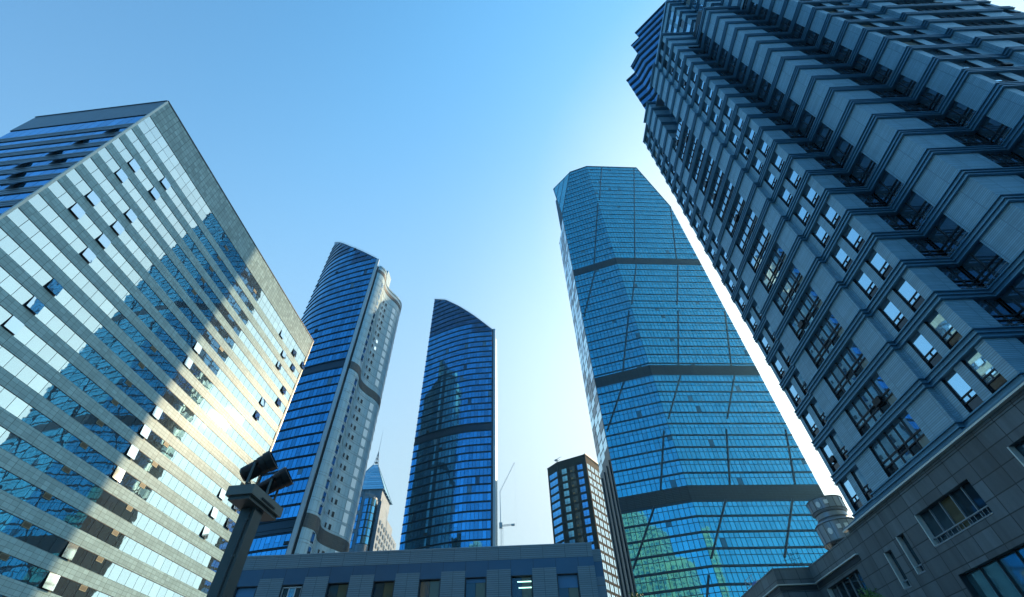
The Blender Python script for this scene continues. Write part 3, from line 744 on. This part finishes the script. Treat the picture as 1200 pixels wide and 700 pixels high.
for (a, b) in ((51.5, 55.3), (107.5, 110.8), (163.2, 165.2)):
    mb = MB(); ribbon(mb, wave, a, b, -.1, .14, 't_louver'); part(mb, 'louvre_band', T1)
wl = []
for j in range(41):
    z = 6+3.85*j
    if any(a-3 < z < b for a, b in ((51.5, 55.3), (107.5, 110.8), (160, 170))): continue
    for d, w_, h, kind, gk in ((3.7, 1.6, 2.8, 'stair_window', 'r_glass_d'), (13.6, .8, 1.4, 'side_window', 'dark'), (15.6, 1.1, 1.6, 'side_window', 'dark'), (20.5, 2.1, 2.9, 'bright_window', 't_sky_white')):
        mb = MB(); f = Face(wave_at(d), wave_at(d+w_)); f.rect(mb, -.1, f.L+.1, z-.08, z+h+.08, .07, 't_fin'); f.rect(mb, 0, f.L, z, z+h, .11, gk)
        if d > 15 and d < 16 and rnd.random() < .1: mb = MB(); f.rect(mb, 0, f.L, z, z+h, .11, 'white_glass')
        wl.append((z, kind, mb))
for z, kind, mb in wl: part(mb, kind, T1)
for j in range(2, 42):
    mb = MB(); ribbon(mb, wave, 6+3.85*j-.62, 6+3.85*j-.5, -.02, .10, 't_fin')
    if j % 1 == 0: part(mb, 'floor_line', T1)
mb = MB(); ribbon(mb, wave, 167.2, 168.0, -.6, .2, 't_white'); mb.prism([(-63, 141), (-60.6, 141.5), (-60.4, 147), (-63, 148)], 167, 176, 't_white'); mb.prism([(-63, 137), (-61.5, 137), (-61.2, 141), (-63, 141)], 167, 172.5, 't_white')
part(mb, 'roof_housing', T1)
# farther twin
T2 = thing('curved_tower', 'curved blue tower with slanted top standing alone in the middle of the sky gap', 'skyscraper', (-27.3, 186.5, -EYE), 0, 'curved blue towers')
K2 = .91
roof2 = [(t, z*K2) for t, z in ((0, 224), (.22, 218.5), (.48, 207.5), (.75, 195), (1, 183.2))]
P2, rz2, n2 = sail(T2, [(x*K2, y*K2) for x, y in ((-51.8, 206.3), (-42.5, 201.6), (-33.9, 198.0), (-28.2, 196.3), (-22.7, 195.2), (-12.4, 194.6))], roof2, 3.80*K2, lambda t, z: z > 190*K2 if t < .68 else z > 181.5*K2, [(117*K2, 119.6*K2), (60*K2, 63*K2)], 3.0, None)
mb = MB(); inner = [(p[0]+.4, p[1]+.8) for p in P2[1:-1]]
mb.prism(inner+[(-11.6, 182), (-11.2, 196), (-15, 207), (-42, 209)], G, 164.5, 'dark', 'rail'); part(mb, 'building_core', T2)
mb = MB()
for i in range(1, n2-1):
    a, b = P2[i], P2[i+1]; mb.poly([(a[0]+.3, a[1]+.6, rz2(i)-.3), (b[0]+.3, b[1]+.6, rz2(i+1)-.3), (b[0]+2, b[1]+9, rz2(i+1)-4), (a[0]+2, a[1]+9, rz2(i)-4)], 't_ledge')
    mb.poly([(b[0]+2, b[1]+9, 161), (a[0]+2, a[1]+9, 161), (a[0]+2, a[1]+9, rz2(i)-4), (b[0]+2, b[1]+9, rz2(i+1)-4)], 't_ledge')
mb.poly([(P2[1][0]+.3, P2[1][1]+.6, 161), (P2[1][0]+.3, P2[1][1]+.6, rz2(1)-.3), (P2[1][0]+2, P2[1][1]+9, rz2(1)-4), (P2[1][0]+2, P2[1][1]+9, 161)], 't_ledge')
part(mb, 'slanted_roof', T2)
mb = MB(); mb.prism([(x*K2, y*K2) for x, y in ((-12.35, 194.3), (-11.6, 194.3), (-11.6, 196.6), (-12.35, 196.6))], G, 183.6*K2, 't_ledge'); mb.prism([(x*K2, y*K2) for x, y in ((-11.58, 194.5), (-10.5, 194.8), (-10.5, 196.6), (-11.58, 196.6))], G, 184*K2, 't_fin'); part(mb, 'edge_fin', T2)
mb = MB()
q = smooth([(x*K2, y*K2) for x, y in ((-10.6, 196.6), (-9.9, 200), (-10.8, 205), (-10.6, 211), (-12, 218), (-16, 228))], 4)
for i in range(len(q)-1): Face(q[i], q[i+1]).rect(mb, 0, math.dist(q[i], q[i+1]), G, 163, 0, 't_white')
part(mb, 'rippling_side_wall', T2)

# ================================================================== tower with the glass pyramid and needle
SP = thing('spire_tower', 'stone tower under a glass pyramid with a needle, between the two curved towers', 'skyscraper', (-92, 262, -EYE))
mb = MB(); mb.prism([(-112, 248), (-85.5, 248), (-79.5, 252), (-79.5, 278), (-112, 278)], G, 112, 's_stone'); part(mb, 'stone_shaft', SP)
f = Face((-112, 248), (-85.5, 248))
for zi in range(12):
    z = 104-zi*9.4
    if z < 4: break
    for u0 in range(4):
        a = .9+u0*6.5; mb = MB(); f.rect(mb, a-.2, a+5.0, z-.2, z+7.6, .03, 'c_back')
        for i in range(4):
            for j in range(2): f.rect(mb, a+i*1.2+.05, a+i*1.2+1.13, z+j*3.8+.05, z+j*3.8+3.5, .06, 's_glass')
        part(mb, 'window_bay', SP)
mb = MB()
for zi in range(28):
    z = 110.2-zi*3.9
    for a in range(14):
        t0, t1 = math.radians(-150+a*15), math.radians(-150+(a+1)*15)
        p = (-82.6+3.5*math.cos(t0), 250.2+3.5*math.sin(t0)); q = (-82.6+3.5*math.cos(t1), 250.2+3.5*math.sin(t1)); ff = Face(p, q)
        ff.rect(mb, 0, ff.L, z-3.9, z, -.05, 's_stone' if zi % 7 == 6 else 'c_back'); 
        if zi % 7 != 6: ff.rect(mb, .04, ff.L-.04, z-3.5, z-.15, 0, 's_glass')
mb.prism([(-82.6+3.6*math.cos(math.radians(i*24)), 250.2+3.6*math.sin(math.radians(i*24))) for i in range(15)], 110.2, 111.2, 's_stone'); part(mb, 'round_glass_bay', SP)
mb = MB(); mb.prism([(-78.6, 251.5), (-76.6, 251.5), (-76.6, 268), (-79, 268)], G, 110, 's_stone'); mb.prism([(-76.5, 268), (-76.5, 282), (-79, 282), (-79, 268)], G, 106.5, 's_stone'); mb.prism([(-76.4, 282), (-76.4, 296), (-79, 296), (-79, 282)], G, 103, 's_stone'); part(mb, 'side_wing', SP)
for zi in range(26):
    for yi in range(8):
        z = 99-zi*3.9; y = 254+yi*5.0
        if z < 4: continue
        mb = MB(); ff = Face((-76.3, y), (-76.3, y+2.5)); ff.rect(mb, 0, 2.5, z, z+2.3, .02, 'low_glass')
        if zi < 12: part(mb, 'window', SP)
mb = MB(); mb.prism([(-110.5, 249.5), (-86, 249.5), (-81, 253), (-81, 276.5), (-110.5, 276.5)], 112, 114.5, 's_stone')
for i in range(14): mb.box(-110+i*2, -109.7+i*2, 249.2, 249.5, 112, 115.5, 's_stone')
part(mb, 'parapet', SP)
apex = (-88.0, 264.0); zb, zt = 118.0, 137.5; hw0, hw1 = 11.0, 1.4
mb = MB()
for i in range(12):
    a, b = i/12, (i+.9)/12
    for q in range(4):
        s = [(-1, -1), (1, -1), (1, 1), (-1, 1)]; p0, p1 = s[q], s[(q+1) % 4]
        def pt(c, t): hw = hw0+(hw1-hw0)*t; return (apex[0]+c[0]*hw, apex[1]+c[1]*hw, zb+(zt-zb)*t)
        mb.poly([pt(p0, a), pt(p1, a), pt(p1, b), pt(p0, b)], 's_crown')
for c in ((-1, -1), (1, -1), (1, 1), (-1, 1)): mb.tube((apex[0]+c[0]*hw0, apex[1]+c[1]*hw0, zb), (apex[0]+c[0]*hw1, apex[1]+c[1]*hw1, zt), .22, .22, 'rail', 5)
mb.prism([(apex[0]+c[0]*hw0*.9, apex[1]+c[1]*hw0*.9) for c in ((-1, -1), (1, -1), (1, 1), (-1, 1))], 112, 118.6, 's_stone')
part(mb, 'glass_pyramid', SP)
mb = MB()
for c in ((-1, -1), (1, -1), (1, 1), (-1, 1)): mb.tube((apex[0]+c[0]*1.3, apex[1]+c[1]*1.3, 137), (apex[0], apex[1], 147.5), .14, .1, 'rail', 5)
for z, h in ((139.5, 1.0), (142, .68), (144.4, .38)): mb.prism([(apex[0]+c[0]*h, apex[1]+c[1]*h) for c in ((-1, -1), (1, -1), (1, 1), (-1, 1))], z, z+.12, 'rail')
mb.tube((apex[0], apex[1], 138), (apex[0], apex[1], 163), .2, .04, 'rail', 6); part(mb, 'needle', SP)

# ================================================================== dark block with square windows beside the tall tower
BK = thing('office_block', 'brown black block with square windows, just left of the tallest blue tower', 'building', (26, 215, -EYE))
b0, b1, b2, b3 = (14.45, 221.3), (19.2, 215.0), (32.45, 208.0), (43.5, 224.0)
BZ = 109.5; bp = [b0, b1, b2, b3]
mb = MB(); mb.prism([b0, b1, b2, b3, (30, 240), (18, 236)], G, BZ, 'b_wall', 'rail'); part(mb, 'dark_wall', BK)
mb = MB(); ribbon(mb, bp, BZ, BZ+.6, -.5, .15, 'b_wall'); ribbon(mb, [b2, b3], BZ+.6, BZ+1.0, -.5, .2, 'b_trim'); part(mb, 'coping', BK)
fa, fb, fc = Face(b0, b1), Face(b1, b2), Face(b2, b3); wl = []
for j in range(27):
    z = 103.2-j*3.6
    if z < 3: break
    for f, u0, u1, gk, n in ((fa, 1.2, 7.0, 'b_glass', 3), (fb, 1.9, 4.5, 'b_glass', 2), (fb, 10.2, 12.9, 'b_glass', 2), (fb, 6.3, 8.6, 'low_glass', 2)):
        mb = MB(); f.rect(mb, u0-.1, u1+.1, z-.1, z+2.5, .02, 'dark'); w_ = (u1-u0)/n
        for i in range(n):
            for a, b in ((z, z+.8), (z+.88, z+2.4)): f.rect(mb, u0+i*w_+.05, u0+(i+1)*w_-.05, a, b, .05, gk)
        wl.append((z, mb))
    for u in range(5):
        u0 = .8+u*3.8; mb = MB(); fc.rect(mb, u0, u0+2.6, z, z+2.45, .03, 'b_white'); fc.box(mb, u0+1.25, u0+1.35, z, z+2.45, .03, .08, 'b_wall'); wl.append((z+.5, mb))
wl.sort(key=lambda t: -t[0])
for z, mb in wl[:100]: part(mb, 'window', BK)
big = MB()
for z, mb in wl[100:]:
    for f_, mi_ in zip(mb.f, mb.m): big.poly([mb.v[i] for i in f_], mb.mats[mi_])
part(big, 'window', BK, kind='stuff')
mb = MB(); mb.tube((19.6, 216.2, BZ), (19.6, 216.2, BZ+3.0), .14, .1, 'dark_frame', 6); mb.tube((19.6, 216.2, BZ+3), (21.6, 215.4, BZ+3.6), .12, .08, 'dark_frame', 6); mb.tube((18.7, 216.6, BZ+1.5), (20.8, 215.7, BZ+2.3), .09, .09, 'dark_frame', 6)
mb.lathe((18.9, 216.4, BZ+2.0), [(.02, 0), (.5, .15), (.8, .45)], 'rail', 12, (-.3, -1, .4)); tag(mb.build('roof_antenna', None, (19.6, 216.2, BZ)), 'small dark antenna on the roof edge of the brown black block', 'antenna')

# ================================================================== low panelled block along the bottom
LO = thing('low_building', 'low blue grey panelled block with a row of windows, in front of the towers', 'building', (-10, 50, -EYE))
lf = Face((-26.2, 44.0), (6.2, 44.0)); LT = 14.72
mb = MB(); mb.prism([(-26.0, 44.6), (5.9, 44.6), (5.9, 58), (-26.0, 58)], G, LT-.6, 'dark', 'rail'); part(mb, 'building_core', LO)
ux = lambda x: x+26.2
wins = [(-8.0+3.93*i-.93, -8.0+3.93*i+.93) for i in range(-4, 4)]
mb = MB(); lf.box(mb, 0, lf.L, 13.69, LT, -.3, 0, 'low_panel'); lf.box(mb, -.03, lf.L+.03, LT, LT+.08, -.5, .05, 'rail'); part(mb, 'parapet', LO)
mb = MB(); lf.rect(mb, 0, lf.L, 12.95, 13.69, -.03, 'low_blue')
for x in [(-8.0+3.93*i/2-.93) for i in range(-9, 8)]:
    if 0 < ux(x) < lf.L: lf.rect(mb, ux(x), ux(x)+.03, 12.95, 13.69, -.026, 'dark')
part(mb, 'blue_fascia', LO)
edges = [-26.2]+[e for w_ in wins for e in w_]+[6.2]
for i in range(0, len(edges), 2):
    mb = MB(); lf.box(mb, ux(edges[i]), ux(edges[i+1]), G, 12.93, -.3, .02, 'low_panel'); part(mb, 'panel_pier', LO)
for i, (a, b) in enumerate(wins):
    a, b = ux(a), ux(b)
    mb = MB(); lf.rect(mb, a, b, 12.42, 12.95, -.02, 'low_blue'); lf.box(mb, a, b, 12.36, 12.42, -.3, .03, 'dark'); part(mb, 'blue_panel', LO); mb = MB(); lf.rect(mb, a, b, 7.4, 9.6, -.02, 'low_blue'); part(mb, 'blue_panel', LO)
    mb = MB(); d = -.25; lf.rect(mb, a, b, 9.6, 12.42, d-.1, 'dark')
    for s_, (p, q) in enumerate(((a, a+.09), (b-.09, b))): lf.box(mb, p, q, 9.6, 12.36, d, -.02, 'dark_frame')
    if i == 1:
        for q in range(3): lf.rect(mb, a+.12+q*.56, a+.62+q*.56, 9.7, 12.2, d, 'low_glass' if q != 1 else 'b_glass')
        for x in (a+.1, a+.65, a+1.2, b-.14): lf.box(mb, x-.035, x+.035, 9.6, 12.3, d, d+.1, 'white_frame')
        lf.box(mb, a+.07, b-.1, 12.2, 12.28, d, d+.1, 'white_frame')
    else:
        for q in range(2): lf.rect(mb, a+.1+q*.83, a+.9+q*.83, 9.65, 12.35, d, 'low_glass')
    if i in (0, 5, 7):
        h = {0: 11.2, 5: 12.05, 7: 11.4}[i]; lf.rect(mb, a+.1, b-.1, h, 12.34, d+.03, 'blue_blind')
    if i == 6:
        for z in (11.95, 11.5): lf.box(mb, a+.55+.1*(z < 11.7), b-.12, z, z+.07, d+.02, d+.06, 'lit')
    part(mb, 'window', LO)
mb = MB(); mb.prism([(6.25, 44.8), (7.06, 44.8), (7.06, 57), (6.25, 57)], 13.5, 14.5, 'low_panel'); mb.prism([(6.25, 44.83), (7.03, 44.83), (7.03, 57), (6.25, 57)], 12.3, 13.5, 'low_blue')
mb.prism([(6.25, 44.8), (7.05, 44.8), (7.05, 57), (6.25, 57)], G, 12.3, 's_stone'); part(mb, 'end_return', LO)
for (a, b) in (((6.2, 44.0), (6.2, 44.8)),):
    mb = MB(); Face(a, b).rect(mb, 0, .8, G, LT, 0, 'low_panel'); part(mb, 'end_return', LO)
mb = MB(); Face((-26.2, 58), (-26.2, 44)).rect(mb, 0, 14, G, LT, 0, 'low_panel'); part(mb, 'end_return', LO)
mb = MB()
for x in range(-25, 7, 3): mb.tube((x, 45.0, LT-.6), (x, 45.0, LT+.42), .025, .025, 'rail', 5)
for z in (LT+.12, LT+.42): mb.tube((-25.5, 45.0, z), (5.8, 45.0, z), .022, .022, 'rail', 5)
part(mb, 'roof_railing', LO)
mb = MB(); mb.lathe((-15.1, 47, LT-.6), [(.22, 0), (.22, .75), (.5, .85), (.55, 1.1), (.42, 1.4), (.02, 1.5)], 'vent_blue', 16); o = mb.build('roof_vent', None, (-15.1, 47, LT-.6)); tag(o, 'small round blue vent on the roof of the low panelled block', 'vent')
mb = MB(); mb.box(-14.4, -13.5, 46.8, 47.5, LT-.6, LT+.55, 'white_frame'); mb.box(-14.45, -13.45, 46.75, 47.55, LT+.552, LT+.64, 'white_frame'); tag(mb.build('roof_cabinet', None, (-14, 47, LT-.6)), 'white cabinet beside the blue vent on the roof of the low panelled block', 'cabinet')

# ================================================================== lamp post with two floodlights
px, py = -4.95, 8.45
def ploc(x, y, z): return (px+x*math.cos(math.radians(-5.4))-y*math.sin(math.radians(-5.4)), py+x*math.sin(math.radians(-5.4))+y*math.cos(math.radians(-5.4)), z)
PO = thing('lamp_post', 'square grey green post carrying two floodlights on a flat tray', 'lamp post', (px, py, -EYE))
def pbox(mb, x0, x1, y0, y1, z0, z1, k, k2=None):
    p = [ploc(x0, y0, z0), ploc(x1, y0, z0), ploc(x1, y1, z0), ploc(x0, y1, z0), ploc(x0, y0, z1), ploc(x1, y0, z1), ploc(x1, y1, z1), ploc(x0, y1, z1)]; mb.hexa(p, k)
mb = MB(); pbox(mb, -.135, .135, -.135, .135, G, 3.62, 'post'); part(mb, 'column', PO)
mb = MB(); pbox(mb, -.24, .24, -.24, .24, G, G+.03, 'post'); part(mb, 'base_plate', PO)
mb = MB(); a = ploc(.06, -.15, G+.2); b = ploc(.06, -.15, 3.60); mb.tube(a, b, .014, .014, 'black', 6)
for z in (1.0, 1.9, 2.8, 3.4): pbox(mb, .03, .09, -.152, -.134, z, z+.03, 'post_pale')
part(mb, 'conduit', PO)

mb = MB(); pbox(mb, -.25, .25, -.55, .55, 3.69, 3.86, 'post_pale'); pbox(mb, -.20, .20, -.50, .50, 3.62, 3.69, 'post'); pbox(mb, .256, .27, -.22, .25, 3.72, 3.75, 'dark'); part(mb, 'tray', PO)
def spot(yc, aim, label):
    base = ploc(0, yc, 3.86); S = thing('floodlight', label, 'floodlight', base, 0, 'floodlights on the post tray')
    a = Vector(aim).normalized(); c = Vector(ploc(.03, yc, 4.30)); side = a.cross(Vector((0, 0, 1))).normalized()
    mb = MB(); mb.lathe(c, [(.015, -.31), (.11, -.305), (.145, -.27), (.148, .0), (.17, .03), (.172, .13), (.19, .14), (.195, .27), (.175, .272), (.168, .17)], 'black', 28, a); part(mb, 'housing', S, smooth=False)
    mb = MB(); mb.lathe(c, [(.0, .15), (.1, .16), (.169, .17)], 'lens', 24, a); part(mb, 'lens', S)
    mb = MB()
    for sgn in (-1, 1):
        p = c+side*sgn*.20; q = Vector((p.x, p.y, 3.90)); mb.tube(p, q, .022, .026, 'post', 6)
        mb.tube(c+side*sgn*.13, c+side*sgn*.215, .04, .04, 'black', 8)
    p, q = c-side*.21, c+side*.21; mb.tube((p.x, p.y, 3.895), (q.x, q.y, 3.895), .03, .03, 'post', 6); part(mb, 'yoke', S)
    mb = MB(); b = ploc(0, yc, 0); mb.box(b[0]-.14, b[0]+.14, b[1]-.10, b[1]+.10, 3.862, 3.885, 'black'); mb.tube((b[0]+.05, b[1], 3.88), c-a*.2, .015, .015, 'black', 6); part(mb, 'mount', S)
spot(-.33, (.82, .05, .58), 'black floodlight on the post tray, seen against the striped office block')
spot(.33, (.82, .05, .56), 'black floodlight on the post tray, seen against the curved blue tower')

# ================================================================== cooling drum on the podium roof
cx_, cy_ = 36.2, 55.8
TK = thing('cooling_drum', 'round two tiered grey steel drum on the podium roof, beside the stepped tower', 'cooling tower', (cx_, cy_, PT-.9))
DZ = .55
mb = MB(); mb.lathe((cx_, cy_, DZ), [(1.55, 14.7), (1.62, 15.1), (1.70, 15.9), (1.75, 16.0), (1.4, 16.05), (.2, 16.1)], 'tank', 40); mb.lathe((cx_, cy_, DZ), [(1.71, 15.86), (1.79, 15.92), (1.79, 16.04), (1.6, 16.06)], 'ledge', 40); part(mb, 'base_pan', TK)
mb = MB(); mb.lathe((cx_, cy_, DZ), [(1.45, 15.9), (1.5, 17.0)], 'dark', 40)
for i in range(20): t = 2*math.pi*i/20; mb.tube((cx_+1.7*math.cos(t), cy_+1.7*math.sin(t), 15.9+DZ), (cx_+2.05*math.cos(t), cy_+2.05*math.sin(t), 17.05+DZ), .035, .035, 'tank_rib', 5)
part(mb, 'louvre_ring', TK)
mb = MB(); mb.lathe((cx_, cy_, DZ), [(1.5, 16.95), (2.12, 17.0), (2.2, 18.95), (2.1, 19.15), (1.62, 19.5)], 'tank', 48); part(mb, 'lower_drum', TK)
mb = MB(); mb.lathe((cx_, cy_, DZ), [(1.62, 19.4), (1.62, 20.1), (1.84, 20.3), (1.9, 21.6), (1.8, 21.62), (1.75, 20.4)], 'tank', 48); part(mb, 'upper_drum', TK)
mb = MB()
for r, z in ((2.16, 17.0), (2.23, 18.9), (1.64, 19.5), (1.66, 20.1), (1.87, 20.35), (1.93, 21.58)):
    mb.lathe((cx_, cy_, z+DZ), [(r-.05, 0), (r+.035, .0), (r+.035, .09), (r-.05, .09)], 'tank_rib', 48)
for i in range(16):
    t = 2*math.pi*i/16; c, s = math.cos(t), math.sin(t)
    for r0, r1, z0, z1 in ((2.14, 2.22, 17, 18.95), (1.87, 1.92, 20.3, 21.6)): mb.tube((cx_+r0*c, cy_+r0*s, z0+DZ), (cx_+r1*c, cy_+r1*s, z1+DZ), .028, .028, 'tank_rib', 5)
part(mb, 'steel_ribs', TK)
for t_, r, z, rnd_ in ((-112, 2.19, 18.25, 0), (-92, 2.19, 18.25, 0), (-140, 2.19, 18.0, 1), (-112, 1.90, 21.05, 0), (-140, 1.90, 20.95, 1)):
    t = math.radians(t_-25+20); n = Vector((math.cos(t), math.sin(t), 0)); u = Vector((-math.sin(t), math.cos(t), 0)); p = Vector((cx_, cy_, z+DZ))+n*(r+.0)
    mb = MB()
    if rnd_: pts = [p+u*.24*math.cos(a)+Vector((0, 0, .33*math.sin(a)))+n*.03 for a in [2*math.pi*i/18 for i in range(18)]]
    else: pts = [p+u*x+Vector((0, 0, y))+n*.03 for x, y in ((-.2, -.22), (.2, -.22), (.2, .22), (-.2, .22))]
    mb.poly(pts, 'tank_panel'); q = [a-n*.12 for a in pts]
    for i in range(len(pts)): mb.poly([q[i], q[(i+1) % len(q)], pts[(i+1) % len(q)], pts[i]], 'tank_panel')
    part(mb, 'hatch', TK)
# antennas and small plant on the podium roof
mb = MB(); 
for x, y in ((30.2, 57.4), (30.7, 57.8), (29.8, 57.9), (31.1, 57.3)):
    mb.tube((x, y, PT-1), (x, y, 17.6+.5*math.sin(x*9)), .03, .03, 'dark_frame', 5)
    for z in (16.2, 16.7, 17.2): mb.tube((x-.25, y, z), (x+.25, y, z+.1), .025, .025, 'dark_frame', 5)
tag(mb.build('antenna_cluster', None, (30.4, 57.6, PT-1)), 'cluster of thin dark aerials on the podium roof, left of the round steel drum', 'antenna')
mb = MB(); mb.box(27.0, 27.8, 61.2, 62.2, PT-1, PT+.62, 'vent_blue'); mb.box(27.05, 27.75, 60.3, 60.9, PT-1, PT+.5, 'white_frame')
tag(mb.build('roof_unit', None, (27.4, 61.5, PT-1)), 'blue and white plant unit behind the podium roof edge', 'roof unit')
mb = MB()
for y in (62.0, 63.2, 64.4): mb.tube((27.2, y, PT-1), (27.2, y, PT+1.5), .035, .035, 'rail', 5)
for z in (PT+.7, PT+1.45): mb.tube((27.2, 61.8, z), (27.2, 64.6, z), .03, .03, 'rail', 5)
mb.tube((27.2, 62, PT+.2), (27.2, 64.4, PT+1.45), .025, .025, 'rail', 5)
tag(mb.build('roof_rail', None, (27.2, 63.2, PT-1)), 'short pale guard rail standing on the podium roof edge', 'railing')

# ================================================================== tower crane far behind
def lattice(mb, a, b, w_, n, k, r=.09):
    a, b = Vector(a), Vector(b); d = (b-a).normalized(); u = d.orthogonal().normalized(); v = d.cross(u)
    cs = [u*w_+v*w_, u*-w_+v*w_, u*-w_-v*w_, u*w_-v*w_]
    for c in cs: mb.tube(a+c, b+c, r, r, k, 4, False)
    for i in range(n):
        p, q = a+(b-a)*i/n, a+(b-a)*(i+1)/n
        for j in range(4): mb.tube(p+cs[j], q+cs[(j+1) % 4], r*.6, r*.6, k, 4, False)
CR = thing('tower_crane', 'thin pale tower crane far off in the sky gap, right of the lone curved tower', 'crane', (-13.6, 330, -EYE))
mb = MB(); lattice(mb, (-13.6, 330, G), (-13.6, 330, 123), .7, 34, 'crane', .07); part(mb, 'mast', CR)
mb = MB(); lattice(mb, (-14.5, 330, 124), (-4.2, 330, 124.6), .4, 9, 'crane', .08); mb.box(-6.8, -4.6, 329.4, 330.6, 123.8, 124.9, 'crane'); part(mb, 'counter_jib', CR)
mb = MB(); lattice(mb, (-14.5, 330, 148), (-3.2, 330, 170), .25, 16, 'crane', .04); part(mb, 'luffing_jib', CR)
mb = MB(); mb.box(-15.2, -13, 329, 331, 122.5, 126, 'crane'); mb.tube((-14.2, 330, 126), (-14.5, 330, 148), .3, .2, 'crane', 5); mb.tube((-3.2, 330, 170), (-3.4, 330, 121), .03, .03, 'crane', 4); part(mb, 'cab', CR)

# ================================================================== buildings behind the viewer, seen mirrored in the glass
CTW = thing('apartment_tower', 'cream tower with stepped top, mirrored in the lower glass of the tallest tower', 'building', (-62, -80, -EYE))
def block(parent, x0, x1, y0, y1, z1, km, kg, pitch=3.4):
    mb = MB(); mb.prism([(x0, y0), (x1, y0), (x1, y1), (x0, y1)], G, z1, km, 'rail'); part(mb, 'wall', parent)
    wm = MB()
    for a, b in (((x1, y1), (x0, y1)), ((x1, y0), (x1, y1)), ((x0, y1), (x0, y0)), ((x0, y0), (x1, y0))):
        f = Face(a, b); us = spread(.6, f.L-.6, pitch); z = 3
        while z < z1-3:
            for i in range(len(us)-1): f.rect(wm, us[i]+.55, us[i+1]-.55, z, z+2.0, .04, kg)
            z += pitch
    part(wm, 'window_grid', parent, kind='stuff')
block(CTW, -86, -64, -100, -74, 150, 'cream', 'teal_glass'); block(CTW, -63.9, -48, -98, -76, 132, 'cream', 'teal_glass'); block(CTW, -47.9, -34, -96, -78, 108, 'cream', 'teal_glass')
STW = thing('slab_tower', 'pale teal slab tower, faintly mirrored in the lower right glass of the tallest tower', 'building', (150, -60, -EYE))
block(STW, 142, 158, -70, -50, 120, 'cream', 'teal_glass', 3.8)

# ================================================================== street trees: only their tips reach into view
def tree(x, y, h, lab, seed):
    r = random.Random(seed); T = thing('street_tree', lab, 'tree', (x, y, -EYE), 0, 'street trees')
    mb = MB(); top = G+h; mb.tube((x, y, G), (x+.1, y, G+h*.45), .16, .11, 'bark', 8); mb.tube((x+.1, y, G+h*.45), (x, y+.1, top-.5), .11, .02, 'bark', 6)
    tips = []
    for i in range(16):
        z = G+h*(.35+.55*i/16); a = i*2.4; l = (1-(z-G)/h)*h*.33+.25; e = (x+math.cos(a)*l, y+math.sin(a)*l, z+l*.7); mb.tube((x, y, z), e, .04, .01, 'bark', 5); tips.append((e, l))
    part(mb, 'trunk', T)
    mb = MB()
    for e, l in tips+[((x, y, top-.4), .5), ((x, y, top-.9), .7)]:
        for q in range(150):
            c = Vector(e)+Vector((r.gauss(0, .32), r.gauss(0, .32), r.gauss(0, .28)))*(.5+.5*min(l, 1.2)); c.z = min(c.z, top)
            n = Vector((r.uniform(-1, 1), r.uniform(-1, 1), r.uniform(-.2, 1))).normalized(); u = n.orthogonal().normalized()*.085; v = n.cross(u)*.6
            mb.poly([c-u, c+v, c+u, c-v], 'leaf')
    part(mb, 'crown', T)
tree(8.0, 38.0, 10.9, 'slim green tree whose tip shows below the flank of the tallest tower', 5)
tree(19.6, 52.0, 13.4, 'green tree whose tip shows at the bottom edge left of the stone podium', 6)
tree(24.3, 38.0, 10.6, 'green tree whose tip shows in front of the stone podium wall', 8)

# ================================================================== the hazy air
hm = bpy.data.materials.new('haze'); hm.use_nodes = True; hn = hm.node_tree; hn.nodes.remove(hn.nodes['Principled BSDF'])
pv = nd(hn, 'ShaderNodeVolumePrincipled'); pv.inputs['Color'].default_value = (.28, .68, 1, 1); pv.inputs['Density'].default_value = .00017; pv.inputs['Anisotropy'].default_value = .65
hn.links.new(pv.outputs[0], hn.nodes['Material Output'].inputs['Volume']); M['haze'] = hm
mb = MB(); mb.box(-480, 480, -480, 480, G-1, 272, 'haze'); o = mb.build('haze', None, (0, 0, G-1)); o['kind'] = 'stuff'
